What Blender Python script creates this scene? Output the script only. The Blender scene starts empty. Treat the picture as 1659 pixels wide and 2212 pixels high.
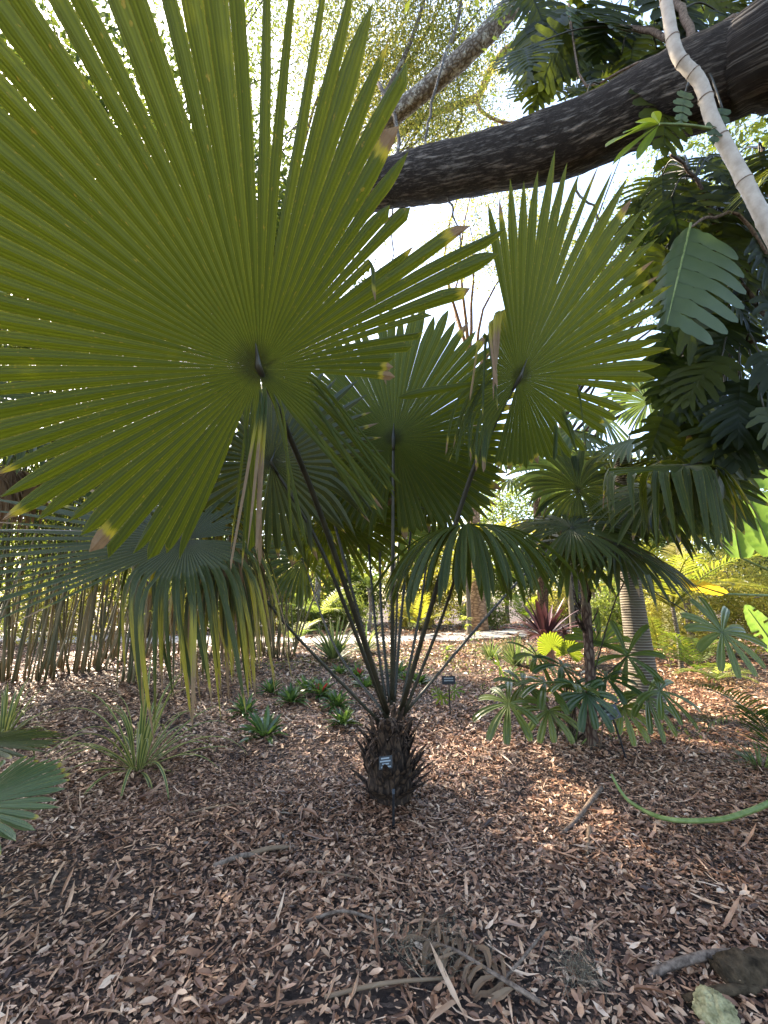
import bpy, math, random
import numpy as np
from mathutils import Vector, noise as mnoise
sc = bpy.context.scene
R_ = math.radians
# ------------------------------------------------------------------ camera
W, H, F, PITCH, CZ = 1659.0, 2212.0, 900.0, R_(11.55), 1.5
cam = bpy.data.objects.new("camera", bpy.data.cameras.new("camera"))
sc.collection.objects.link(cam)
cam.location = (0, 0, CZ)
cam.rotation_euler = (math.pi/2 + PITCH, 0, 0)
cam.data.sensor_fit = 'VERTICAL'
cam.data.sensor_height = 36.0
cam.data.lens = 36.0 * F / H
cam.data.clip_start = 0.05
cam.data.clip_end = 500
sc.camera = cam
# ------------------------------------------------------------------ light
SUN_AZ, SUN_EL = R_(-45), R_(40)          # azimuth from +Y towards +X
sd = Vector((math.sin(SUN_AZ)*math.cos(SUN_EL), math.cos(SUN_AZ)*math.cos(SUN_EL), math.sin(SUN_EL)))
w = bpy.data.worlds.new("World"); sc.world = w; w.use_nodes = True
nt = w.node_tree; nt.nodes.clear()
sky = nt.nodes.new('ShaderNodeTexSky'); sky.sky_type = 'NISHITA'; sky.sun_disc = False
sky.sun_elevation = SUN_EL; sky.sun_rotation = SUN_AZ
sky.air_density = 1.0; sky.dust_density = 2.0; sky.ozone_density = 0.2
bg = nt.nodes.new('ShaderNodeBackground'); bg.inputs[1].default_value = 0.15
ow = nt.nodes.new('ShaderNodeOutputWorld')
nt.links.new(sky.outputs[0], bg.inputs[0]); nt.links.new(bg.outputs[0], ow.inputs[0])
sl = bpy.data.lights.new("sun", 'SUN'); sl.energy = 5.0; sl.angle = R_(0.5); sl.color = (1.0, 0.86, 0.66)
so = bpy.data.objects.new("sun", sl); sc.collection.objects.link(so)
so.rotation_euler = (-sd).to_track_quat('-Z', 'Y').to_euler()
sc.view_settings.view_transform = 'Standard'; sc.view_settings.look = 'None'
sc.view_settings.exposure = 2.5; sc.view_settings.gamma = 1.0
sc.cycles.max_bounces = 8; sc.cycles.diffuse_bounces = 4; sc.cycles.glossy_bounces = 2
sc.cycles.transmission_bounces = 4; sc.cycles.transparent_max_bounces = 4
sc.cycles.caustics_reflective = False; sc.cycles.caustics_refractive = False
sc.cycles.use_denoising = True

rng = np.random.default_rng(7); random.seed(7)
# ------------------------------------------------------------------ helpers
cp, sp_ = math.cos(PITCH), math.sin(PITCH)
FW = np.array([0, cp, sp_]); UP = np.array([0, -sp_, cp]); RT = np.array([1.0, 0, 0]); CAM = np.array([0, 0, CZ])
def ray(px, py): return FW + RT*((px-W/2)/F) + UP*((H/2-py)/F)
def P(px, py, Y):
    r = ray(px, py); return CAM + r*(Y/r[1])
def hgt(x, y):
    x = np.asarray(x, float); y = np.asarray(y, float)
    return (0.030*np.sin(x*1.3+0.7)*np.cos(y*0.9) + 0.018*np.sin(x*2.9+1.1*y) + 0.012*np.sin(3.7*y-1.9*x))*np.clip((y-0.5)/2, 0, 1)
def G(px, py):
    r = ray(px, py); return CAM + r*(-CZ/r[2])
def nrm(v):
    v = np.asarray(v, float); return v/np.maximum(np.linalg.norm(v, axis=-1, keepdims=True), 1e-9)
COL = sc.collection
ORG = {}
def org(o): return ORG.get(o.name, np.zeros(3)) if o is not None else np.zeros(3)
def link(o, parent=None):
    COL.objects.link(o)
    if parent is not None: o.parent = parent; ORG[o.name] = org(parent)
    return o
def tag(o, label=None, cat=None, group=None, kind=None):
    if label: o['label'] = label
    if cat: o['category'] = cat
    if group: o['group'] = group
    if kind: o['kind'] = kind
    return o
def thing(name, label, cat, loc=(0, 0, 0), group=None):
    o = bpy.data.objects.new(name, None); COL.objects.link(o); o.location = tuple(loc); o.empty_display_size = 0.1
    ORG[o.name] = np.array(loc, float)
    return tag(o, label, cat, group)
class MB:
    """collects vertices/faces with per-vertex uv, rnd, dead"""
    def __init__(s): s.V = []; s.F4 = []; s.F3 = []; s.UV = []; s.RN = []; s.DD = []; s.n = 0
    def add(s, V, q=None, t=None, uv=None, rnd=0.5, dead=0.0):
        V = np.asarray(V, float).reshape(-1, 3); n = len(V)
        s.V.append(V)
        if q is not None and len(q): s.F4.append(np.asarray(q, np.int64).reshape(-1, 4)+s.n)
        if t is not None and len(t): s.F3.append(np.asarray(t, np.int64).reshape(-1, 3)+s.n)
        s.UV.append(np.zeros((n, 2)) if uv is None else np.asarray(uv, float).reshape(-1, 2))
        s.RN.append(np.broadcast_to(np.asarray(rnd, float).ravel(), (n,)) if np.ndim(rnd) == 0 or np.size(rnd) == 1 else np.asarray(rnd, float).ravel())
        s.DD.append(np.broadcast_to(np.asarray(dead, float).ravel(), (n,)) if np.size(dead) == 1 else np.asarray(dead, float).ravel())
        s.n += n
    def mesh(s, name, o3=np.zeros(3), smooth=False):
        V = np.concatenate(s.V)-o3; me = bpy.data.meshes.new(name)
        q = np.concatenate(s.F4) if s.F4 else np.zeros((0, 4), np.int64)
        t = np.concatenate(s.F3) if s.F3 else np.zeros((0, 3), np.int64)
        loops = np.concatenate([q.ravel(), t.ravel()]).astype(np.int32)
        starts = np.concatenate([np.arange(len(q))*4, len(q)*4+np.arange(len(t))*3]).astype(np.int32)
        me.vertices.add(len(V)); me.vertices.foreach_set('co', V.astype(np.float32).ravel())
        me.loops.add(len(loops)); me.loops.foreach_set('vertex_index', loops)
        me.polygons.add(len(starts)); me.polygons.foreach_set('loop_start', starts)
        me.polygons.foreach_set('use_smooth', np.full(len(starts), smooth))
        uvl = me.uv_layers.new(name='UVMap'); uv = np.concatenate(s.UV)[loops]
        uvl.data.foreach_set('uv', uv.astype(np.float32).ravel())
        a = me.attributes.new('rnd', 'FLOAT', 'POINT'); a.data.foreach_set('value', np.concatenate(s.RN).astype(np.float32))
        a = me.attributes.new('dead', 'FLOAT', 'POINT'); a.data.foreach_set('value', np.concatenate(s.DD).astype(np.float32))
        me.update(calc_edges=True); me.validate()
        return me
    def build(s, name, mat, parent=None, smooth=False):
        me = s.mesh(name, org(parent), smooth); me.materials.append(mat)
        return link(bpy.data.objects.new(name, me), parent)
def copy_tree(o, parent=None):
    c = o.copy(); COL.objects.link(c)
    if parent is not None: c.parent = parent
    for ch in list(o.children): copy_tree(ch, c)
    return c
def spline(pts, n):
    """Catmull-Rom through pts (k,d) -> n samples"""
    p = np.asarray(pts, float); k = len(p)
    if k == 2: return p[0]+(p[1]-p[0])*np.linspace(0, 1, n)[:, None]
    pp = np.vstack([2*p[0]-p[1], p, 2*p[-1]-p[-2]])
    t = np.linspace(0, k-1-1e-6, n); i = t.astype(int); f = (t-i)[:, None]
    a, b, c, d = pp[i], pp[i+1], pp[i+2], pp[i+3]
    return 0.5*(2*b+(c-a)*f+(2*a-5*b+4*c-d)*f*f+(3*b-a-3*c+d)*f**3)
def tube(mb, pts, rad, ns=8, rnd=0.5, dead=0.0, wob=0.0, cap=True, flat=1.0):
    p = np.asarray(pts, float); n = len(p); rad = np.broadcast_to(np.asarray(rad, float), (n,))
    T = nrm(np.gradient(p, axis=0))
    ref = np.array([0, 0, 1.0]) if abs(T[0][2]) < 0.8 else np.array([0, 1.0, 0])
    U = np.zeros_like(p); u = nrm(np.cross(T[0], ref))
    for i in range(n):
        u = nrm(u - T[i]*np.dot(u, T[i])); U[i] = u
    Bn = np.cross(T, U)
    a = np.linspace(0, 2*math.pi, ns, endpoint=False)
    rr = rad[:, None]*(1+wob*rng.normal(size=(n, ns)))
    V = p[:, None, :]+U[:, None, :]*(np.cos(a)*rr)[:, :, None]+Bn[:, None, :]*(np.sin(a)*rr*flat)[:, :, None]
    i, j = np.meshgrid(np.arange(n-1), np.arange(ns), indexing='ij'); j2 = (j+1) % ns
    q = np.stack([i*ns+j, i*ns+j2, (i+1)*ns+j2, (i+1)*ns+j], -1).reshape(-1, 4)
    L = np.concatenate([[0], np.cumsum(np.linalg.norm(np.diff(p, axis=0), axis=1))])
    uv = np.stack([np.broadcast_to(a/(2*math.pi), (n, ns)), np.broadcast_to(L[:, None], (n, ns))], -1)
    V = V.reshape(-1, 3); uv = uv.reshape(-1, 2); t = []
    if cap:
        V = np.vstack([V, p[-1:], p[:1]]); uv = np.vstack([uv, uv[-1:], uv[:1]])
        for k in range(ns):
            t.append(((n-1)*ns+k, (n-1)*ns+(k+1) % ns, n*ns)); t.append(((k+1) % ns, k, n*ns+1))
    mb.add(V, q, t, uv, rnd, dead)
def strip(mb, c, side, nor=None, fold=0.0, rnd=0.5, dead=0.0):
    """ribbon: centre (k,3), half-width side (k,3); fold raises the edges along nor"""
    k = len(c); lift = 0 if nor is None else nor*(fold*np.linalg.norm(side, axis=1))[:, None]
    V = np.stack([c-side+lift, c, c+side+lift], 1).reshape(-1, 3)
    i = np.arange(k-1)[:, None]; b = 3*i
    q = np.concatenate([np.concatenate([b, b+1, b+4, b+3], 1), np.concatenate([b+1, b+2, b+5, b+4], 1)])
    s = np.linspace(0, 1, k)
    uv = np.stack([np.tile([0, .5, 1.0], k), np.repeat(s, 3)], 1)
    d = np.repeat(np.broadcast_to(np.asarray(dead, float), (k,)), 3)
    mb.add(V, q, None, uv, rnd, d)
# ------------------------------------------------------------------ materials
def mat(name):
    m = bpy.data.materials.new(name); m.use_nodes = True; t = m.node_tree; t.nodes.clear()
    return m, t
class N:
    def __init__(s, t): s.t = t
    def n(s, typ, **kw):
        o = s.t.nodes.new(typ)
        for k, v in kw.items():
            if k.startswith('i_'): continue
            setattr(o, k, v)
        return o
    def put(s, sock, v):
        if hasattr(v, 'is_linked') or isinstance(v, bpy.types.NodeSocket): s.t.links.new(v, sock)
        else:
            try: sock.default_value = v
            except Exception: sock.default_value = (*v, 1.0)
    def math(s, op, a, b=0.0, c=None, clamp=False):
        o = s.n('ShaderNodeMath', operation=op); o.use_clamp = clamp
        s.put(o.inputs[0], a); s.put(o.inputs[1], b)
        if c is not None: s.put(o.inputs[2], c)
        return o.outputs[0]
    def mix(s, f, a, b):
        o = s.n('ShaderNodeMix', data_type='RGBA'); s.put(o.inputs[0], f); s.put(o.inputs[6], a); s.put(o.inputs[7], b)
        return o.outputs[2]
    def noise(s, scale, detail=3, vec=None, rough=0.6):
        o = s.n('ShaderNodeTexNoise'); o.inputs['Scale'].default_value = scale; o.inputs['Detail'].default_value = detail
        o.inputs['Roughness'].default_value = rough
        if vec is not None: s.t.links.new(vec, o.inputs['Vector'])
        return o.outputs[0]
    def attr(s, name):
        o = s.n('ShaderNodeAttribute', attribute_name=name); return o.outputs['Fac']
    def ramp(s, f, stops, interp='LINEAR'):
        o = s.n('ShaderNodeValToRGB'); cr = o.color_ramp; cr.interpolation = interp
        while len(cr.elements) < len(stops): cr.elements.new(0.5)
        for e, (p, c) in zip(cr.elements, stops): e.position = p; e.color = (*c, 1)
        s.put(o.inputs[0], f); return o.outputs[0]
    def smooth(s, f, a, b):
        o = s.n('ShaderNodeMapRange', interpolation_type='SMOOTHSTEP'); s.put(o.inputs[0], f)
        o.inputs[1].default_value = a; o.inputs[2].default_value = b; return o.outputs[0]
    def obj(s): return s.n('ShaderNodeTexCoord').outputs['Object']
    def pos(s): return s.n('ShaderNodeNewGeometry').outputs['Position']
    def uv(s):
        o = s.n('ShaderNodeSeparateXYZ'); s.t.links.new(s.n('ShaderNodeTexCoord').outputs['UV'], o.inputs[0]); return o.outputs[0], o.outputs[1]
    def mapping(s, vec, scale):
        o = s.n('ShaderNodeMapping'); s.t.links.new(vec, o.inputs[0]); o.inputs['Scale'].default_value = scale; return o.outputs[0]
    def bump(s, h, strength=0.5, dist=0.01):
        o = s.n('ShaderNodeBump'); o.inputs['Strength'].default_value = strength; o.inputs['Distance'].default_value = dist
        s.put(o.inputs['Height'], h); return o.outputs[0]
    def out(s, sh):
        o = s.n('ShaderNodeOutputMaterial'); s.t.links.new(sh, o.inputs[0])
    def pbr(s, col, rough=0.6, spec=0.3, normal=None):
        o = s.n('ShaderNodeBsdfPrincipled'); s.put(o.inputs['Base Color'], col); s.put(o.inputs['Roughness'], rough)
        o.inputs['Specular IOR Level'].default_value = spec
        if normal is not None: s.t.links.new(normal, o.inputs['Normal'])
        return o.outputs[0]
    def leaf(s, col, tcol, k=0.45, rough=0.45, spec=0.4, normal=None):
        p = s.pbr(col, rough, spec, normal)
        tr = s.n('ShaderNodeBsdfTranslucent'); s.put(tr.inputs[0], tcol)
        if normal is not None: s.t.links.new(normal, tr.inputs['Normal'])
        m = s.n('ShaderNodeMixShader'); s.put(m.inputs[0], k); s.t.links.new(p, m.inputs[1]); s.t.links.new(tr.outputs[0], m.inputs[2])
        s.out(m.outputs[0])
BROWN = (0.20, 0.115, 0.055); STRAW = (0.36, 0.24, 0.13)
def fan_material(name, c1, c2, t1, t2, k=0.45, rough=0.45, spec=0.2, margin=(0.32, 0.27, 0.03), spots=0.63):
    m, t = mat(name); n = N(t); u, v = n.uv(); ob = n.obj()
    r = n.attr('rnd'); dd = n.attr('dead')
    big = n.noise(2.2, 4, ob)
    f = n.math('ADD', n.math('MULTIPLY', r, 0.5), n.math('SUBTRACT', n.math('MULTIPLY', big, 0.7), 0.12), clamp=True)
    cu = n.math('MULTIPLY', n.math('ABSOLUTE', n.math('SUBTRACT', u, 0.5)), 2.0)         # 0 rib .. 1 edge
    vein = n.math('MULTIPLY', n.math('SINE', n.math('MULTIPLY', u, 25.13)), 0.5)
    edge = n.smooth(cu, 0.90, 1.0)
    c = n.mix(f, c1, c2); tc = n.mix(f, t1, t2)
    vf = n.math('MULTIPLY', n.math('ADD', vein, 0.5), 0.5)
    tc = n.mix(vf, tc, tuple(x*0.55 for x in t1)); c = n.mix(vf, c, tuple(x*0.7 for x in c1))
    e2 = n.math('MULTIPLY', edge, n.math('ADD', 0.25, n.math('MULTIPLY', n.smooth(n.noise(60, 3, ob), 0.4, 0.7), 0.6)))
    c = n.mix(e2, c, margin); tc = n.mix(e2, tc, tuple(x*1.15 for x in margin))
    # specks of rust and larger scars, stretched along the segment
    sv = n.n('ShaderNodeCombineXYZ'); t.links.new(n.math('ADD', n.math('MULTIPLY', u, 2.0), n.math('MULTIPLY', r, 97.0)), sv.inputs[0]); t.links.new(n.math('MULTIPLY', v, 22.0), sv.inputs[1])
    spk = n.smooth(n.noise(1.6, 4, sv.outputs[0]), spots, spots+0.08)
    c = n.mix(n.math('MULTIPLY', spk, 0.75), c, (0.22, 0.16, 0.03)); tc = n.mix(n.math('MULTIPLY', spk, 0.8), tc, (0.30, 0.20, 0.02))
    hb = n.smooth(v, 0.10, 0.03); c = n.mix(n.math('MULTIPLY', hb, n.noise(40, 3, ob)), c, (0.02, 0.015, 0.006)); tc = n.mix(n.math('MULTIPLY', hb, 0.7), tc, (0.02, 0.016, 0.004))
    # dying ends: yellow rim then brown
    s2 = n.n('ShaderNodeCombineXYZ'); t.links.new(n.math('ADD', n.math('MULTIPLY', u, 3.0), n.math('MULTIPLY', r, 97.0)), s2.inputs[0]); t.links.new(n.math('MULTIPLY', v, 3.5), s2.inputs[1])
    dn = n.math('ADD', dd, n.math('MULTIPLY', n.math('SUBTRACT', n.noise(1.5, 5, s2.outputs[0], 0.7), 0.5), 0.55))
    ye = n.smooth(dn, 0.22, 0.42); br = n.smooth(dn, 0.45, 0.6)
    bc = n.mix(n.noise(25, 3, ob), BROWN, STRAW)
    c = n.mix(br, n.mix(ye, c, (0.30, 0.25, 0.03)), bc); tc = n.mix(br, n.mix(ye, tc, (0.45, 0.36, 0.03)), n.mix(0.6, bc, (0.06, 0.03, 0.01)))
    h = n.math('SINE', n.math('MULTIPLY', u, 44.0))
    n.leaf(c, tc, k, rough, spec, n.bump(h, 0.35, 0.002))
    return m
def leaf_material(name, stops, tstops, k=0.45, rough=0.45, spec=0.4, nscale=6.0, stripe=None):
    m, t = mat(name); n = N(t); r = n.attr('rnd'); dd = n.attr('dead'); ob = n.obj()
    f = n.math('ADD', n.math('MULTIPLY', r, 0.8), n.math('MULTIPLY', n.math('SUBTRACT', n.noise(nscale, 2, ob), 0.4), 0.6), clamp=True)
    c = n.ramp(f, stops); tc = n.ramp(f, tstops)
    if stripe is not None:
        u, v = n.uv(); cu = n.math('MULTIPLY', n.math('ABSOLUTE', n.math('SUBTRACT', u, 0.5)), 2.0)
        e = n.smooth(cu, 0.35, 0.6); c = n.mix(e, c, stripe); tc = n.mix(e, tc, tuple(x*0.8 for x in stripe))
    br = n.smooth(n.math('ADD', dd, n.math('MULTIPLY', n.math('SUBTRACT', n.noise(18, 2, ob), 0.5), 0.3)), 0.4, 0.6)
    c = n.mix(br, c, (0.24, 0.15, 0.08)); tc = n.mix(br, tc, (0.16, 0.09, 0.03))
    n.leaf(c, tc, k, rough, spec); return m
def bark_material(name, stops, scale=(6, 6, 1.5), bumpd=0.02, rough=0.9, use_uv=None, lichen=None, moss=None, ridge=None):
    m, t = mat(name); n = N(t)
    if use_uv: vec = n.mapping(n.n('ShaderNodeTexCoord').outputs['UV'], use_uv)
    else: vec = n.mapping(n.obj(), scale)
    vo = n.n('ShaderNodeTexVoronoi', feature='DISTANCE_TO_EDGE'); t.links.new(vec, vo.inputs['Vector']); vo.inputs['Scale'].default_value = 1.0
    wv = n.noise(1.7, 6, vec, 0.7)
    h = n.math('ADD', n.math('MULTIPLY', n.smooth(vo.outputs[0], 0.0, 0.25), 0.5), n.math('MULTIPLY', wv, 0.8))
    if ridge:
        v2 = n.mapping(n.n('ShaderNodeTexCoord').outputs['UV'], ridge); a = n.noise(1.0, 8, v2, 0.72)
        ob = n.mapping(n.obj(), (3.2, 3.2, 3.2)); b = n.noise(4.0, 6, ob, 0.7)
        r1 = n.math('ABSOLUTE', n.math('SUBTRACT', a, 0.5)); r1 = n.smooth(r1, 0.0, 0.13)
        h = n.math('ADD', n.math('MULTIPLY', r1, 0.85), n.math('MULTIPLY', b, 0.5))
    c = n.ramp(n.math('MULTIPLY', h, 0.8), stops)
    if lichen: c = n.mix(n.smooth(n.noise(7, 5, n.obj(), 0.75), 0.53, 0.6), c, lichen)
    if moss: c = n.mix(n.smooth(n.noise(1.5, 5, n.obj(), 0.7), 0.5, 0.72), c, moss)
    n.out(n.pbr(c, rough, 0.2, n.bump(h, 1.0, bumpd))); return m
def plain(name, c1, c2, scale=20, rough=0.7, spec=0.3, bumpd=0.003, detail=4):
    m, t = mat(name); n = N(t); f = n.noise(scale, detail, n.obj())
    n.out(n.pbr(n.ramp(f, [(0.3, c1), (0.7, c2)]), rough, spec, n.bump(f, 0.6, bumpd))); return m
M = {}
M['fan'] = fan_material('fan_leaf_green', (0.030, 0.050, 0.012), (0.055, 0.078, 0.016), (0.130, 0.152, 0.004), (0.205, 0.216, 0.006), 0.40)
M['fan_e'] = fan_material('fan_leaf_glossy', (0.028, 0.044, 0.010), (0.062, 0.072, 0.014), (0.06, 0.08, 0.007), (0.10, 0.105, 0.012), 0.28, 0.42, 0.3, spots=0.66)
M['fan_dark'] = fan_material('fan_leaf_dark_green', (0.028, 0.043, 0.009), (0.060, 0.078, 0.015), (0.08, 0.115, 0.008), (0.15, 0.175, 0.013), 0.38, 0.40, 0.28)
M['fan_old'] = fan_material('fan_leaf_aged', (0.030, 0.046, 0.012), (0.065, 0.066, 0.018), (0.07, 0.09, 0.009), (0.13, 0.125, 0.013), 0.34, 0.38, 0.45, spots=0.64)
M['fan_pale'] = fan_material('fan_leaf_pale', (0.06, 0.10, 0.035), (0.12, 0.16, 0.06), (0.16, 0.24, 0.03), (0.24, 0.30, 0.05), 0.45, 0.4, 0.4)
M['petiole'] = plain('petiole_skin', (0.014, 0.014, 0.008), (0.040, 0.034, 0.018), 14, 0.45, 0.4)
M['bluish'] = leaf_material('bluish_dark_leaf', [(0.2, (0.030, 0.056, 0.014)), (0.9, (0.10, 0.13, 0.026))], [(0.2, (0.07, 0.12, 0.010)), (0.9, (0.19, 0.23, 0.018))], 0.38, 0.32, 0.45)
M['vine_leaf'] = leaf_material('vine_leaf_dark', [(0.15, (0.012, 0.017, 0.003)), (0.9, (0.040, 0.048, 0.008))], [(0.15, (0.03, 0.05, 0.004)), (0.9, (0.13, 0.16, 0.012))], 0.36, 0.46, 0.22)
M['vine_grey'] = leaf_material('vine_leaf_greyish', [(0.15, (0.032, 0.048, 0.018)), (0.9, (0.070, 0.090, 0.036))], [(0.15, (0.07, 0.12, 0.03)), (0.9, (0.12, 0.18, 0.05))], 0.3, 0.38, 0.45)
M['vine_yellow'] = leaf_material('vine_leaf_yellow_green', [(0.15, (0.09, 0.14, 0.02)), (0.9, (0.18, 0.22, 0.03))], [(0.15, (0.22, 0.32, 0.02)), (0.9, (0.4, 0.42, 0.03))], 0.5, 0.4, 0.4)
M['oak_yellow'] = leaf_material('oak_leaf_yellow', [(0.1, (0.05, 0.07, 0.015)), (0.5, (0.12, 0.13, 0.02)), (0.95, (0.30, 0.24, 0.03))], [(0.1, (0.14, 0.18, 0.04)), (0.5, (0.30, 0.31, 0.06)), (0.95, (0.55, 0.43, 0.08))], 0.55, 0.5, 0.3, 0.35)
M['oak_green'] = leaf_material('oak_leaf_green', [(0.1, (0.03, 0.05, 0.014)), (0.9, (0.10, 0.12, 0.025))], [(0.1, (0.09, 0.14, 0.02)), (0.9, (0.30, 0.34, 0.04))], 0.5, 0.45, 0.35, 0.35)
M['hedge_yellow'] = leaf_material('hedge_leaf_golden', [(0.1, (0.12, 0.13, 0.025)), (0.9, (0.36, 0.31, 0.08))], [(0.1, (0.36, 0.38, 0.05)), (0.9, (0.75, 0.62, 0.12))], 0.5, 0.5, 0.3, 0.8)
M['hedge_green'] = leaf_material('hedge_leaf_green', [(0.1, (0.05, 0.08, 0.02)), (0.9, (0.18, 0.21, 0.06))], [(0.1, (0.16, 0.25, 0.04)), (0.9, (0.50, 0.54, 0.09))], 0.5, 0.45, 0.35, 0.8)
M['bamboo_leaf'] = leaf_material('bamboo_leaf', [(0.1, (0.03, 0.05, 0.012)), (0.9, (0.10, 0.13, 0.03))], [(0.1, (0.10, 0.16, 0.02)), (0.9, (0.34, 0.38, 0.05))], 0.45, 0.45, 0.35, 0.5)
M['culm'] = leaf_material('bamboo_culm', [(0.1, (0.05, 0.052, 0.022)), (0.5, (0.13, 0.115, 0.055)), (0.95, (0.27, 0.205, 0.115))], [(0.1, (0.02, 0.02, 0.01)), (0.95, (0.04, 0.03, 0.01))], 0.02, 0.45, 0.35, 2)
M['strap'] = leaf_material('variegated_strap_leaf', [(0.1, (0.05, 0.085, 0.03)), (0.9, (0.09, 0.12, 0.045))], [(0.1, (0.09, 0.14, 0.03)), (0.9, (0.14, 0.19, 0.05))], 0.35, 0.4, 0.4, 5, stripe=(0.32, 0.31, 0.09))
M['grassy'] = leaf_material('grassy_leaf', [(0.1, (0.045, 0.08, 0.03)), (0.9, (0.14, 0.17, 0.07))], [(0.1, (0.10, 0.17, 0.04)), (0.9, (0.26, 0.30, 0.08))], 0.4, 0.42, 0.4)
M['brom'] = leaf_material('bromeliad_leaf', [(0.1, (0.035, 0.07, 0.02)), (0.9, (0.13, 0.19, 0.055))], [(0.1, (0.07, 0.15, 0.02)), (0.9, (0.20, 0.30, 0.05))], 0.35, 0.22, 0.6)
M['brom_red'] = leaf_material('bromeliad_red', [(0.1, (0.30, 0.02, 0.02)), (0.9, (0.55, 0.06, 0.04))], [(0.1, (0.3, 0.02, 0.01)), (0.9, (0.5, 0.05, 0.03))], 0.3, 0.35, 0.5)
M['maroon'] = leaf_material('maroon_leaf', [(0.1, (0.035, 0.016, 0.020)), (0.9, (0.12, 0.06, 0.07))], [(0.1, (0.05, 0.014, 0.016)), (0.9, (0.10, 0.04, 0.04))], 0.2, 0.3, 0.5)
M['banana'] = leaf_material('banana_leaf', [(0.1, (0.05, 0.11, 0.03)), (0.9, (0.11, 0.18, 0.05))], [(0.1, (0.16, 0.30, 0.04)), (0.9, (0.30, 0.42, 0.07))], 0.5, 0.4, 0.4)
M['banana_yellow'] = leaf_material('banana_leaf_yellow', [(0.1, (0.36, 0.26, 0.03)), (0.9, (0.48, 0.34, 0.04))], [(0.1, (0.6, 0.42, 0.02)), (0.9, (0.75, 0.5, 0.04))], 0.5, 0.5, 0.3)
M['lime'] = leaf_material('lime_leaf', [(0.1, (0.07, 0.12, 0.02)), (0.9, (0.18, 0.22, 0.03))], [(0.1, (0.20, 0.30, 0.02)), (0.9, (0.40, 0.46, 0.04))], 0.45, 0.45, 0.3)
M['palm_yellow'] = leaf_material('palm_frond_yellow', [(0.1, (0.08, 0.11, 0.02)), (0.9, (0.24, 0.21, 0.03))], [(0.1, (0.22, 0.28, 0.03)), (0.9, (0.50, 0.42, 0.04))], 0.5, 0.45, 0.35)
M['dry'] = leaf_material('dry_frond', [(0.1, (0.14, 0.085, 0.05)), (0.9, (0.36, 0.25, 0.16))], [(0.1, (0.10, 0.05, 0.02)), (0.9, (0.2, 0.12, 0.05))], 0.2, 0.7, 0.2)
M['litter'] = leaf_material('leaf_litter', [(0.0, (0.032, 0.014, 0.007)), (0.25, (0.12, 0.052, 0.026)), (0.5, (0.29, 0.145, 0.080)), (0.75, (0.54, 0.34, 0.21)), (1.0, (0.80, 0.61, 0.45))], [(0.0, (0.05, 0.02, 0.01)), (1.0, (0.25, 0.14, 0.08))], 0.12, 0.42, 0.45, 9)
M['soil'] = None
M['oak_bark'] = bark_material('oak_bark', [(0.12, (0.018, 0.014, 0.011)), (0.42, (0.09, 0.072, 0.059)), (0.75, (0.24, 0.205, 0.17))], use_uv=(34, 4.5, 1), ridge=(34, 2.6, 1), bumpd=0.07, lichen=None)
M['oak_bark_pale'] = bark_material('oak_bark_lichen', [(0.2, (0.07, 0.055, 0.045)), (0.6, (0.20, 0.17, 0.14)), (0.9, (0.34, 0.30, 0.26))], use_uv=(16, 9, 1), bumpd=0.02, lichen=(0.46, 0.45, 0.41))
M['oak_bark_sun_tint'] = bark_material('oak_bark_sun_tint', [(0.2, (0.10, 0.06, 0.04)), (0.6, (0.28, 0.18, 0.11)), (0.9, (0.42, 0.29, 0.19))], use_uv=(8, 9, 1), bumpd=0.02)  # oak bark with the orange of low sun put into its colour
M['boot'] = bark_material('palm_boot', [(0.2, (0.012, 0.008, 0.006)), (0.5, (0.036, 0.023, 0.016)), (0.9, (0.11, 0.068, 0.042))], scale=(25, 25, 6), bumpd=0.01)
M['fibre'] = bark_material('palm_fibre', [(0.2, (0.022, 0.013, 0.009)), (0.5, (0.07, 0.042, 0.028)), (0.9, (0.18, 0.115, 0.075))], scale=(40, 40, 8), bumpd=0.008)
M['slim_trunk'] = bark_material('slim_palm_bark', [(0.2, (0.03, 0.018, 0.014)), (0.5, (0.085, 0.05, 0.037)), (0.9, (0.20, 0.15, 0.11))], scale=(30, 30, 10), bumpd=0.006, moss=(0.20, 0.19, 0.14))
M['vine_stem'] = plain('pale_vine_stem', (0.30, 0.25, 0.20), (0.46, 0.40, 0.33), 18, 0.6, 0.3)
M['green_stem'] = plain('green_vine_stem', (0.07, 0.11, 0.02), (0.20, 0.24, 0.08), 14, 0.5, 0.3)
M['stick'] = plain('stick_bark', (0.04, 0.027, 0.02), (0.25, 0.185, 0.14), 45, 0.9, 0.15, 0.006, 8)
M['rock'] = plain('mossy_rock', (0.06, 0.058, 0.02), (0.50, 0.44, 0.24), 26, 0.95, 0.1, 0.05, 10)
M['log'] = plain('mossy_log', (0.014, 0.010, 0.006), (0.10, 0.07, 0.042), 24, 0.95, 0.1, 0.05, 10)
M['black'] = plain('black_plastic', (0.008, 0.008, 0.009), (0.018, 0.018, 0.02), 30, 0.45, 0.4)
M['slate'] = plain('grey_plate', (0.035, 0.035, 0.036), (0.06, 0.06, 0.06), 30, 0.5, 0.4)
M['white'] = plain('white_print', (0.22, 0.24, 0.25), (0.27, 0.29, 0.30), 30, 0.6, 0.2)
M['print_grey'] = plain('grey_print', (0.22, 0.23, 0.23), (0.3, 0.31, 0.31), 30, 0.6, 0.2)
M['terracotta'] = plain('terracotta', (0.22, 0.10, 0.06), (0.34, 0.16, 0.10), 12, 0.85, 0.2)
M['moss'] = leaf_material('spanish_moss', [(0.1, (0.10, 0.08, 0.055)), (0.9, (0.22, 0.19, 0.14))], [(0.1, (0.05, 0.05, 0.03)), (0.9, (0.1, 0.1, 0.06))], 0.1, 0.8, 0.1)
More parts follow.
